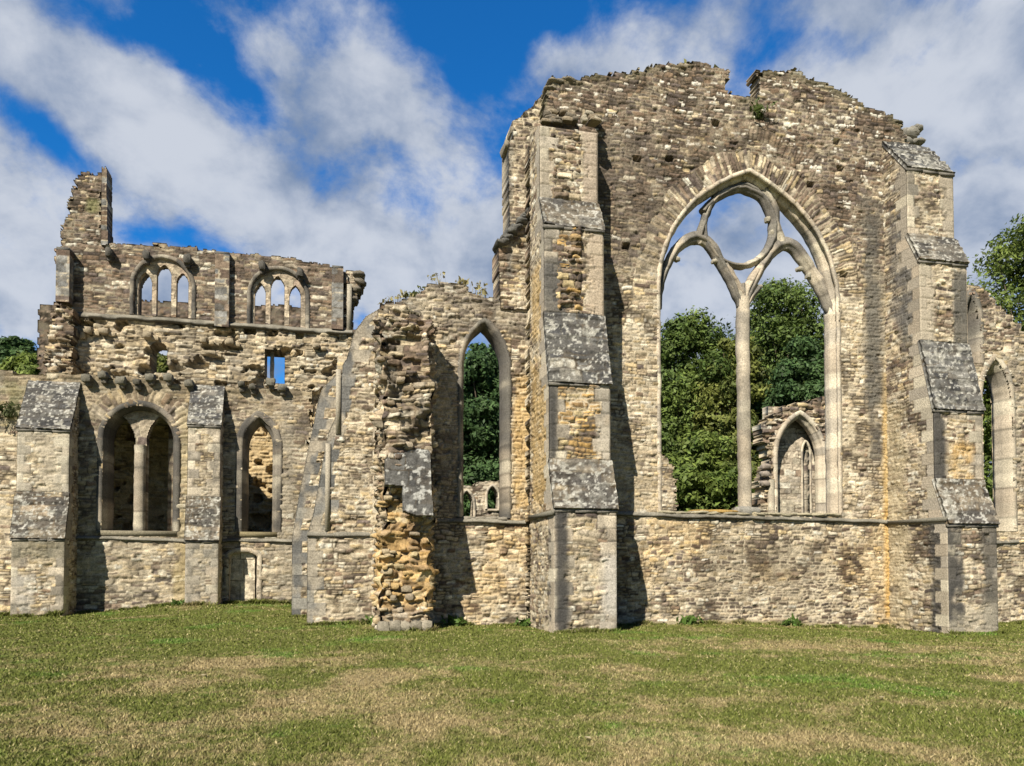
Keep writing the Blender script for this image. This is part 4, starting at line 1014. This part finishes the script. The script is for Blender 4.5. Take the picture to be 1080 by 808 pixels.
# broken pier at the lower-left corner of the clerestory
m = M()
lp = P([(49,396),(50,362),(54,350),(54,334),(60,322),(77,322),(77,396)], 31.9)
patch(m, (0, 31.9, 0), (1, 0, 0), (0, 0, 1), (0, -1, 0), lp[0][0]-.1, lp[-1][0], 7.5, lp[3][1]+.6, .038, core_fn(.16, 97, BUFF, .45), outline=lp, thick=1.0)
m.build('broken_pier', STONE, clere)
# turret stump above it
tur = M()
turret = thing('turret_stump', 'jagged leaning stump of stair turret rising above the back left wall', 'ruined turret', (X(90, KY), KY, 13.5))
tp = P([(64,250),(66,243),(63,240),(69,232),(73,215),(77,200),(81,187),(84,181),(92,182),(94,186),(98,184),(104,188),(107,182),(107,262),(64,262)], KY+.3)
patch(tur, (0, KY+.3, 0), (1, 0, 0), (0, 0, 1), (0, -1, 0), X(60, KY+.3), X(106, KY+.3), Z(80, 264, KY+.3), Z(80, 172, KY+.3), .036, lambda u, v: (lambda t: (t[0], paint(t[1], u, v, (X(84,KY), X(100,KY), Z(90,222,KY), Z(90,205,KY)), (.16,.17,.07), a=.7, soft=.2), t[2]))(masonry(u, v, 98, brown=.85, mdark=.5, amp=.05, rough=.04)), outline=tp, thick=1.1)
tur.build('masonry', STONE, turret)
m = M()
sp_ = P([(106,258),(106,178),(108,176),(110,178),(112,173),(113.5,258)], KY-.1)
patch(m, (0, KY-.1, 0), (1, 0, 0), (0, 0, 1), (0, -1, 0), sp_[0][0], sp_[-1][0], sp_[0][1], sp_[4][1]+.05, .036, lambda u, v: masonry(u, v, 99, pal=GREY*1.5, brown=.55, amp=.02, ch=(.25,.4), sw=(.3,.5), warp=.01), outline=sp_, thick=.75, stonewise=False)
m.build('corner_shaft', STONE, turret)
# ================================================================== 8. walls seen through the openings
west = thing('transept_far_wall', 'far wall of the transept, coloured dark for shade, glimpsed through the clerestory lights', 'ruined wall', (-9, 43, 0))
m = M(); WY = 43.0  # stones and mortar coloured extra dark to stand in for shade here
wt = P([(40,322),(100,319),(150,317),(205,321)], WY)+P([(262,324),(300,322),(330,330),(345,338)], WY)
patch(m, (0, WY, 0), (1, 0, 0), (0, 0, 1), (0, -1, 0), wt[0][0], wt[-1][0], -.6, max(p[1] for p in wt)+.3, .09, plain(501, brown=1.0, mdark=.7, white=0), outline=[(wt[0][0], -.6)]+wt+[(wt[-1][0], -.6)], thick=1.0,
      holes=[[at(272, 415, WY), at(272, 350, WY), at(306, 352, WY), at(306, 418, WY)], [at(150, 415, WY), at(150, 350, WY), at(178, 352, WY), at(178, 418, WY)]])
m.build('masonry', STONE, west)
EY = 33.0
niche = thing('niche_wall', 'pale crumbling wall end with a pointed arched recess and slit, inside the great window', 'ruined wall', (X(840, EY), EY, 0))
et = P([(803,560),(801,505),(803,495),(812,490),(810,478),(806,470),(804,462),(805,452),(812,440),(820,436),(827,430),(840,428),(853,424),(866,421),(900,418),(930,430),(940,560)], EY)
na = arch(X(817, EY), X(868, EY), Z(840, 560, EY), Z(840, 482, EY), Z(841, 436, EY), 14)
def nfn(u, v):
    h, col, s = masonry(u, v, 511, brown=.25+.35*ss(4.5, 6, v), pal=BUFF*1.05, amp=.09, rough=.10, white=.02, sw=(.2, .6), ch=(.12, .25)); h = h+.12*(s['r'][0]-.5); return h, col, s
m = M()
patch(m, (0, EY, 0), (1, 0, 0), (0, 0, 1), (0, -1, 0), X(798, EY), X(940, EY), -.6, et[14][1]+.3, .04, nfn, outline=et, holes=[na], thick=.75)
m.build('masonry', STONE, niche)
m = M(); sweep(m, na, EY, [(.14, -.14), (-.06, -.14), (-.10, .0), (-.22, .12), (-.22, .4), (.14, .5)], seed=61, block=.4, colfn=lambda c, x, z: c*1.12); m.build('arch_moulding', DRESSED, niche)
m = M(); ny = EY+.75
slit = arch(X(846, ny), X(853, ny), Z(849, 545, ny), Z(849, 478, ny), Z(849, 466, ny), 8)
patch(m, (0, ny, 0), (1, 0, 0), (0, 0, 1), (0, -1, 0), X(810, ny), X(880, ny), -.6, Z(840, 430, ny), .035, lambda u, v: masonry(u, v, 512, pal=ASH*1.05, brown=.05, amp=.015, ch=(.25, .35), sw=(.3, .6), warp=.01, mortar=(.42,.37,.28)), holes=[slit], thick=.5)
m.build('recess_back', STONE, niche)
m = M(); sweep(m, slit, ny, [(.10, -.06), (0, -.06), (0, .3), (.10, .3)], seed=62, block=.4); m.build('slit_frame', DRESSED, niche)
m = M()
for (px, py) in ((806,500),(806,510),(807,492)):
    x, z = at(px, py, EY-.1); rock(m, x, EY-.1, z, .22, .25, .14, (.30,.26,.22), px, 4)
x = X(813, EY-.15); bar(m, [(x, 0), (x, Z(813, 506, EY))], EY-.1, .32, .3, seed=63); m.build('shaft', DRESSED, niche)
frag = thing('wall_fragment', 'small tapering fragment of wall low at the left jamb inside the great window', 'ruined wall', (X(700, 33), 33, 0))
m = M(); fp = P([(680,560),(680,470),(698,478),(702,482),(705,489),(710,492),(709,500),(712,506),(711,520),(714,532),(714,560)], 33.)
patch(m, (0, 33., 0), (1, 0, 0), (0, 0, 1), (0, -1, 0), fp[0][0], fp[-1][0]+.1, -.6, fp[1][1], .04, plain(513, brown=.3), outline=fp, thick=.8); m.build('masonry', STONE, frag)
low = thing('low_arcade_fragment', 'low pale broken arch fragment seen through the foot of the lancet', 'ruined wall', (X(505, 31), 31, 0))
m = M(); LY = 31.
lp = P([(480,560),(480,512),(490,511),(496,514),(504,509),(515,508),(524,508),(535,509),(545,520),(545,560)], LY)
hl = [arch(X(486, LY), X(499, LY), Z(490, 560, LY), Z(490, 532, LY), Z(490, 518, LY), 8), arch(X(514, LY), X(525, LY), Z(520, 537, LY), Z(520, 524, LY), Z(520, 513, LY), 8)]
patch(m, (0, LY, 0), (1, 0, 0), (0, 0, 1), (0, -1, 0), lp[0][0], lp[-1][0], -.6, lp[5][1]+.2, .035, plain(514, brown=.2, pal=ASH), outline=lp, holes=hl, thick=.6); m.build('masonry', STONE, low)
m = M(); sweep(m, hl[0], LY, [(.1, -.08), (0, -.08), (0, .3), (.1, .3)], seed=64, block=.3); sweep(m, hl[1]+[hl[1][0]], LY, [(.1, -.08), (0, -.08), (0, .3), (.1, .3)], seed=65, block=.3); m.build('arch_moulding', DRESSED, low)
# ================================================================== 9. TREES
def tree(name, label, px, Y, ytop, wpx, ybot, seed, cols, nl=26000, leaf=.21, group='trees behind the ruins', lobes=None, trunk=True, dense=1.0):
    rs = np.random.RandomState(seed)
    x0, zt = at(px, ytop, Y); zb = max(.6, Z(px, ybot, Y)); hw = abs(X(px+wpx/2, Y)-x0)
    base = float(gz(x0, Y))
    t = thing(name, label, 'tree', (x0, Y, base), group)
    # trunk and limbs
    m = M()
    def limb(a, b, r0, r1, n=7):
        a = np.array(a, float); b = np.array(b, float); d = b-a; s1 = np.cross(d, (0.3, .9, .2)); s1 /= np.linalg.norm(s1); s2 = np.cross(d, s1); s2 /= np.linalg.norm(s2)
        V = []; K = 6
        for i in range(K+1):
            tt = i/K; p = a+d*tt+s1*.12*math.sin(tt*5+seed)*np.linalg.norm(d)*.15; r = r0+(r1-r0)*tt
            for k in range(n): an = 2*math.pi*k/n; V.append(p+(s1*math.cos(an)+s2*math.sin(an))*r)
        q = [(i*n+k, i*n+(k+1) % n, (i+1)*n+(k+1) % n, (i+1)*n+k) for i in range(K) for k in range(n)]
        m.add(V, q, (.12, .095, .07))
    zc = zb+(zt-zb)*.35
    limb((x0, Y, base-.2), (x0+.3, Y, zc), .32+hw*.03, .2)
    nlb = lobes or 64
    L = []
    for i in range(nlb):
        f = rs.uniform(.03, .98); an = rs.uniform(0, 2*math.pi); q_ = rs.rand()**.5
        env = hw*(math.sin(math.pi*min(1, .16+.84*f)**1.0)**.55 if f < .999 else .2)
        wr = env*q_*.85
        cx_ = x0+math.cos(an)*wr; cy_ = Y+math.sin(an)*wr*.9; rad = hw*rs.uniform(.11, .24)
        cz_ = zb+(zt-zb)*f-(rad*.6 if f > .7 else 0)
        L.append((cx_, cy_, cz_, rad))
        if i % 3 == 0: limb((x0, Y, zb*.5+zc*.5), (cx_, cy_, cz_), .10, .03, 5)
    L.append((x0, Y+hw*.3, (zt+zb)/2, hw*.75)); L.append((x0-hw*.3, Y+hw*.3, zb+(zt-zb)*.65, hw*.5)); L.append((x0+hw*.35, Y+hw*.3, zb+(zt-zb)*.45, hw*.55)); L.append((x0, Y, zb+(zt-zb)*.25, hw*.6))
    m.build('trunk', BARK, t)
    per = np.array([l[3]**2 for l in L]); per = (per/per.sum()*nl*1.9).astype(int)
    P_, Nn, tone = [], [], []
    for li, ((a, b, c, r), n_) in enumerate(zip(L, per)):
        d = rs.randn(n_, 3); d /= np.linalg.norm(d, axis=1)[:, None]
        rr = r*(1-.5*rs.rand(n_)**2.0)
        nz = fbm(d[:, 0]*3+li*7, d[:, 2]*3+d[:, 1]*2, seed, 3); rr = rr*(.35+1.35*nz)*(1+.13*np.abs(rs.randn(n_))*(rs.rand(n_) < .3))
        keep = vn(d[:, 0]*5+li, d[:, 1]*5+d[:, 2]*4, seed+2) > .24
        p = np.array([a, b, c])+d*rr[:, None]*np.array([1.1, 1.1, .85])
        P_.append(p[keep]); Nn.append(d[keep]); tone.append(np.full(keep.sum(), rs.rand())*.45+.15*vn(p[keep][:, 0]*1.2, p[keep][:, 2]*1.2, seed)+rs.rand(keep.sum())*.4)
    p = np.concatenate(P_); d = np.concatenate(Nn); tone = np.concatenate(tone); n_ = len(p)
    nr = d+rs.randn(n_, 3)*.55+np.array([0, 0, .35]); nr /= np.linalg.norm(nr, axis=1)[:, None]
    ax = np.cross(nr, rs.randn(n_, 3)); ax /= np.linalg.norm(ax, axis=1)[:, None]; ay = np.cross(nr, ax)
    s = leaf*rs.uniform(.5, 1.1, n_)[:, None]; 
    V = np.stack([p-ax*s, p-ay*s*.45+nr*s*.1, p+ax*s, p+ay*s*.45+nr*s*.1], 1)
    c = np.array(cols[0])[None]*(1-tone[:, None])+np.array(cols[1])[None]*tone[:, None]
    c = c*rs.uniform(.5, 1.6, n_)[:, None]
    mc = M(); mc.add(V.reshape(-1, 3), np.arange(n_*4).reshape(-1, 4), np.repeat(c, 4, 0)*1.75); mc.build('crown', LEAF, t)
    return t
g1 = [(.024,.045,.012), (.085,.115,.026)]; g2 = [(.034,.050,.014), (.12,.13,.032)]; g3 = [(.016,.036,.014), (.05,.085,.028)]; g4 = [(.03,.055,.012), (.125,.155,.036)]
tree('broadleaf_tree', 'airy feathery green tree left of the stone mullion in the great window', 730, 52, 328, 128, 560, 1, g1, 42000)
tree('broadleaf_tree', 'tallest dense green tree right of the mullion in the great window', 834, 56, 290, 168, 560, 2, g1, 52000)
tree('broadleaf_tree', 'dull olive tree directly behind the stone mullion, lower than its neighbours', 776, 49, 352, 96, 560, 3, g2, 30000)
tree('broadleaf_tree', 'low bright green bushy tree at the foot of the great window behind the mullion', 742, 41, 455, 90, 575, 4, g4, 24000, leaf=.2)
tree('broadleaf_tree', 'dark tree just above the arched niche wall in the great window', 846, 47, 352, 104, 560, 5, g3, 30000)
tree('broadleaf_tree', 'tree peeping past the left jamb of the great window, mostly hidden by masonry', 690, 58, 350, 70, 560, 6, g1, 22000)
tree('evergreen_tree', 'dark dense evergreen filling the tall aisle lancet', 512, 50, 358, 110, 560, 7, g3, 42000, leaf=.2)
tree('broadleaf_tree', 'big sunlit tree rising behind the far right aisle wall', 1088, 40, 214, 210, 600, 8, [(.03,.052,.012), (.10,.125,.028)], 60000, leaf=.2)
tree('broadleaf_tree', 'dark distant tree at the extreme left edge above the chapel wall', 14, 72, 355, 72, 420, 9, g3, 16000, leaf=.3)
tree('broadleaf_tree', 'bright green bushy tree just above the top of the chapel wall beside the stump', 34, 60, 372, 70, 430, 10, g4, 20000, leaf=.24)
tree('broadleaf_tree', 'low tree seen through the small square-headed hole of the back wall', 168, 62, 372, 50, 470, 11, g2, 12000, leaf=.24)
# ================================================================== 10. weeds and small plants
def weed(label, x, y, z, h, n, seed, col=(.22,.20,.09), name='weed', spread=.25, cat='plant', group=None, width=.012, flat=.0):
    rs = np.random.RandomState(seed); V = []; q = []; c = []; b = 0
    for i in range(n):
        a = rs.rand()*6.28; r = spread*rs.rand(); bx = x+math.cos(a)*r; by = y+math.sin(a)*r*.6; hh = h*rs.uniform(.4, 1.05); ln = hh*rs.uniform(.05, .5+flat); la = rs.rand()*6.28
        prev = np.array([bx, by, z-.03]); dirx = np.array([math.cos(a+1.5), math.sin(a+1.5), 0])*width*rs.uniform(.6, 1.3)
        for k in range(3):
            t0 = k/3; t1 = (k+1)/3
            p0 = np.array([bx+ln*t0*t0*math.cos(la), by+ln*t0*t0*math.sin(la), z-.03+hh*t0]); p1 = np.array([bx+ln*t1*t1*math.cos(la), by+ln*t1*t1*math.sin(la), z-.03+hh*t1])
            V += [p0-dirx*(1-t0*.8), p0+dirx*(1-t0*.8), p1+dirx*(1-t1*.8), p1-dirx*(1-t1*.8)]; q.append((b, b+1, b+2, b+3)); b += 4
            c += [np.array(col)*rs.uniform(.6, 1.4)]*4
        # seed head / leaf
        for k in range(2):
            p = p1-np.array([0, 0, hh*.25*rs.rand()]); s = width*3.2*rs.uniform(.6, 1.3); d1 = rs.randn(3)*s; d2 = rs.randn(3)*s*.7
            V += [p-d1, p-d2, p+d1, p+d2]; q.append((b, b+1, b+2, b+3)); b += 4; c += [np.array(col)*rs.uniform(.7, 1.6)]*4
    m = M(); m.add(V, q, np.array(c)); o = m.build(name, LEAF); 
    vv = [v.co.copy() for v in o.data.vertices]
    o.data.transform(__import__('mathutils').Matrix.Translation((-x, -y, -z))); o.location = (x, y, z)
    o['label'] = label; o['category'] = cat
    if group: o['group'] = group
    return o
wl = [(410,322,.45,22,'dry grass tuft at the left end of the aisle wall top'),(423,316,.5,20,'wispy dry grass above the torn buttress'),(437,312,.35,30,'dense greenish tuft on the aisle wall crest'),(452,305,.30,30,'short olive tuft just left of the aisle wall peak'),(463,298,.65,10,'tall thin dead stalks at the peak of the aisle wall'),(487,303,.55,18,'straw stalks right of the aisle wall peak, above the lancet'),(503,310,.8,9,'sparse tall dead stems nearest the gable on the aisle wall top'),(512,314,.7,10,'leaning dead stems in the angle between aisle wall and gable')]
for i, (px, py, h_, n_, lb) in enumerate(wl):
    x, z = at(px, py+3, AY+.4); weed(lb, x, AY+.4, z, h_*.62, n_, 20+i, (.28,.25,.12) if i not in (2, 3) else (.12,.14,.05), 'wall_top_weed', group='weeds along the aisle wall top')
for i, (px, py, lb, cl) in enumerate(((801,124,'green fern growing from the gable above the window apex',(.08,.11,.03)),(738,69,'mossy tuft on the gable crest left of the notch',(.13,.13,.04)),(757,72,'mossy tuft on the gable crest at the edge of the notch',(.12,.12,.04)),(835,78,'brown tuft on the gable crest right of the notch',(.15,.12,.05)))):
    x, z = at(px, py, GY-.05); weed(lb, x, GY-.02 if i == 0 else GY+.4, z, .22 if i else .34, 34, 50+i, cl, 'fern' if i == 0 else 'moss_tuft', flat=1.0, width=.02, spread=.22)
for i, (px, Y, lb) in enumerate(((198, 17.9, ''),)): pass
foot = [(6.15, 18.2, 'broad weed in the shadow angle beside the tall left buttress foot'), (8.9, 18.15, 'leafy weed at the foot of the gable just right of the buttress shadow'), (11.9, 18.2, 'low weed at the wall foot below the right part of the great window'), (4.6, 18.55, 'small weed at the foot of the wall left of the tall buttress'), (2.9, 18.75, 'small weed at the aisle wall foot below the lancet'), (-5.2, 27.7, 'tuft beside the foot of the narrow chapel buttress'), (.9, 19.3, 'tuft in the corner left of the torn buttress')]
for i, (x, y, lb) in enumerate(foot):
    weed(lb, x, y, float(gz(x, y)), .22 if i else .16, 26, 70+i, (.08,.14,.03), 'weed', spread=.2, flat=1.0, width=.02)
weed('dark ivy-like clump on the face at the far left of the chapel wall', X(10, HY), HY-.12, Z(10, 440, HY), .45, 150, 90, (.07,.085,.03), 'ivy_clump', spread=.85, flat=.5, width=.012)
# fallen leaves scattered on the lawn
lf = [(676,648),(756,662),(705,700),(668,694),(330,712),(215,715),(540,745),(620,783),(866,700),(470,690),(560,640),(930,740),(820,650),(800,690),(320,744)]
for i, (px, py) in enumerate(lf):
    d = _f*F+_r*(px-CX)+_u*(CY-py); t = -EYE/d[2]; x, y = d[0]*t, d[1]*t
    if y > 17.6: continue
    z = float(gz(x, y))+.035; s = .020*(1+.04*y); a = random.random()*3; m = M()
    pts = [(math.cos(a+k*math.pi/3)*s*(1 if k % 3 else 1.5), math.sin(a+k*math.pi/3)*s*(1 if k % 3 else 1.5), .01*random.random()) for k in range(6)]
    m.add(pts, [(0,1,2,3),(0,3,4,5)], (.55,.47,.30)); o = m.build('fallen_leaf', LEAF); o.location = (x, y, z)
    o['label'] = 'small pale dry leaf lying loose on the lawn'; o['category'] = 'leaf'; o['group'] = 'fallen leaves on the lawn'
# ================================================================== LIGHT, SKY, CAMERA
AZ, EL = R(37), R(40)
sd = bpy.data.lights.new('sun', 'SUN'); sd.energy = 5.0; sd.angle = R(.5); sd.color = (1.0, .915, .77)
so = bpy.data.objects.new('sun', sd); C.objects.link(so)
so.rotation_euler = Vector((math.sin(AZ)*math.cos(EL), math.cos(AZ)*math.cos(EL), -math.sin(EL))).to_track_quat('-Z', 'Y').to_euler()
W = bpy.data.worlds.new('World'); bpy.context.scene.world = W; W.use_nodes = True; nt = W.node_tree; nt.nodes.clear()
out = nt.nodes.new('ShaderNodeOutputWorld'); bg = nt.nodes.new('ShaderNodeBackground'); nt.links.new(bg.outputs[0], out.inputs[0])
sky = nt.nodes.new('ShaderNodeTexSky'); sky.sky_type = 'NISHITA'; sky.sun_disc = False; sky.sun_elevation = EL; sky.sun_rotation = math.pi+AZ; sky.air_density = 1.0; sky.dust_density = .3; sky.ozone_density = 3.0
tc = nt.nodes.new('ShaderNodeTexCoord'); sx = nt.nodes.new('ShaderNodeSeparateXYZ'); nt.links.new(tc.outputs['Generated'], sx.inputs[0])
dx, dy, dz = sx.outputs
azn = mth(nt, 'ARCTAN2', dx, dy); eln = mth(nt, 'ARCSINE', dz)
zz = mth(nt, 'MULTIPLY', mth(nt, 'ADD', mth(nt, 'MAXIMUM', dz, 0.0), .62), .72)
cu = mth(nt, 'DIVIDE', dx, zz); cv = mth(nt, 'DIVIDE', dy, zz)
cmb = nt.nodes.new('ShaderNodeCombineXYZ'); nt.links.new(cu, cmb.inputs[0]); nt.links.new(cv, cmb.inputs[1])
n1 = noise(nt, cmb.outputs[0], 3.6, 8, .60, .3); n2 = noise(nt, cmb.outputs[0], 8.5, 8, .62, .2); n3 = noise(nt, cmb.outputs[0], .9, 3, .5)
def azel(px, py):
    d = _f*F+_r*(px-CX)+_u*(CY-py); d = d/np.linalg.norm(d); return math.atan2(d[0], d[1]), math.asin(d[2])
def blob(px, py, rx, ry, rot, w):
    a, e = azel(px, py); ca, sa = math.cos(rot), math.sin(rot)
    u_ = mth(nt, 'SUBTRACT', azn, a); v_ = mth(nt, 'SUBTRACT', eln, e)
    p = mth(nt, 'MULTIPLY', mth(nt, 'ADD', mth(nt, 'MULTIPLY', u_, ca), mth(nt, 'MULTIPLY', v_, sa)), 800./rx)
    q = mth(nt, 'MULTIPLY', mth(nt, 'SUBTRACT', mth(nt, 'MULTIPLY', v_, ca), mth(nt, 'MULTIPLY', u_, sa)), 800./ry)
    r2 = mth(nt, 'ADD', mth(nt, 'MULTIPLY', p, p), mth(nt, 'MULTIPLY', q, q))
    g = mth(nt, 'EXPONENT', mth(nt, 'MULTIPLY', r2, -1.0))
    return mth(nt, 'MULTIPLY', g, w)
n4 = noise(nt, cmb.outputs[0], 20, 7, .6, .2)
dens = mth(nt, 'ADD', mth(nt, 'MULTIPLY', n1.outputs[0], 2.3), mth(nt, 'MULTIPLY', n2.outputs[0], 1.1)); dens = mth(nt, 'ADD', mth(nt, 'SUBTRACT', dens, .80), mth(nt, 'MULTIPLY', n4.outputs[0], .25))
BL = [(90,95,170,42,R(-28),.42),(200,150,90,40,R(-20),.35),(350,85,110,55,R(-15),.45),(440,130,90,45,R(-30),.35),(330,230,240,52,R(-8),.45),(20,230,110,90,0,.40),(40,320,120,60,0,.3),(480,270,120,60,0,.35),(960,120,190,110,R(-12),.42),(1060,60,200,80,0,.25),(900,20,90,30,R(10),.1),(1040,220,140,100,0,.3),(780,250,120,60,0,.35),(560,110,70,40,R(20),.12),(720,330,200,60,0,.3),
      (560,10,260,42,0,-.45),(200,30,100,24,R(-30),-.40),(110,290,40,10,R(-10),-.25),(230,310,140,35,R(-5),.55),(60,150,70,14,R(-30),-.45),(400,150,50,16,R(-30),-.35),(610,55,60,24,R(10),.3),(450,230,60,16,R(-10),-.25),(1000,170,50,20,R(-10),-.25),(930,60,60,16,R(-20),-.3),(500,85,45,50,R(20),-.30),(260,130,38,40,R(-40),-.35),(170,252,120,12,R(-4),-.30),(60,5,80,12,0,-.2),(785,75,50,40,0,-.3),(860,45,70,18,R(-10),-.22),(120,100,30,12,R(-30),-.1),(600,170,60,60,0,-.1)]
for b_ in BL: dens = mth(nt, 'ADD', dens, blob(*b_))
back = mth(nt, 'MULTIPLY', mth(nt, 'SUBTRACT', 1.0, ramp(nt, dy, -.15, .35)), -.7)  # clouds thinned in the unseen sky behind the camera to lower shadow fill
high = mth(nt, 'MULTIPLY', ramp(nt, dz, .62, .85), -.35)  # clouds thinned overhead too, for less fill
lowc = mth(nt, 'MULTIPLY', mth(nt, 'SUBTRACT', 1.0, ramp(nt, dz, .02, .34)), .62)
dens = mth(nt, 'ADD', mth(nt, 'ADD', mth(nt, 'ADD', dens, lowc), back), high)
cov = ramp(nt, dens, .82, 1.46)
cov = mth(nt, 'MULTIPLY', cov, .96)
n5 = noise(nt, cmb.outputs[0], 5.0, 6, .55, .3)
shade = ramp(nt, mth(nt, 'ADD', mth(nt, 'ADD', mth(nt, 'MULTIPLY', n5.outputs[0], 1.0), mth(nt, 'MULTIPLY', n4.outputs[0], .2)), mth(nt, 'MULTIPLY', dens, .16)), .56, 1.0)
ccol = mixc(nt, shade, (.18,.245,.37), (.53,.565,.63))
# bluer, deeper clear sky ahead than the raw model, behind camera dimmed and greyed to cut shadow fill, then into the background at the same exposure
tint = mixc(nt, ramp(nt, dy, -.1, .45), (.34,.48,.62), (.16,1.10,1.92))
sk = mixc(nt, 1.0, sky.outputs[0], tint, 'MULTIPLY')
SKYS = .06
skyv = nt.nodes.new('ShaderNodeVectorMath'); skyv.operation = 'SCALE'; skyv.inputs['Scale'].default_value = 1.0; nt.links.new(sk, skyv.inputs[0])
cl = nt.nodes.new('ShaderNodeVectorMath'); cl.operation = 'SCALE'; cl.inputs['Scale'].default_value = .80/SKYS; nt.links.new(ccol, cl.inputs[0])
fin = mixc(nt, cov, skyv.outputs[0], cl.outputs[0]); nt.links.new(fin, bg.inputs[0]); bg.inputs[1].default_value = SKYS
cam = bpy.data.cameras.new('camera'); co = bpy.data.objects.new('camera', cam); C.objects.link(co); co.location = (0, 0, EYE)
cam.sensor_width = 36; cam.lens = 36*F/1080; cam.shift_y = (CY-404)/1080; cam.clip_end = 6000; cam.clip_start = .1
co.rotation_euler = (math.pi/2+PIT, 0, -YAW)
sc = bpy.context.scene; sc.camera = co; sc.render.engine = 'CYCLES'
sc.view_settings.view_transform = 'Standard'; sc.view_settings.look = 'None'; sc.view_settings.exposure = .55; sc.view_settings.gamma = 1
sc.render.resolution_x = 1024; sc.render.resolution_y = 766
sc.cycles.max_bounces = 6; sc.cycles.diffuse_bounces = 1
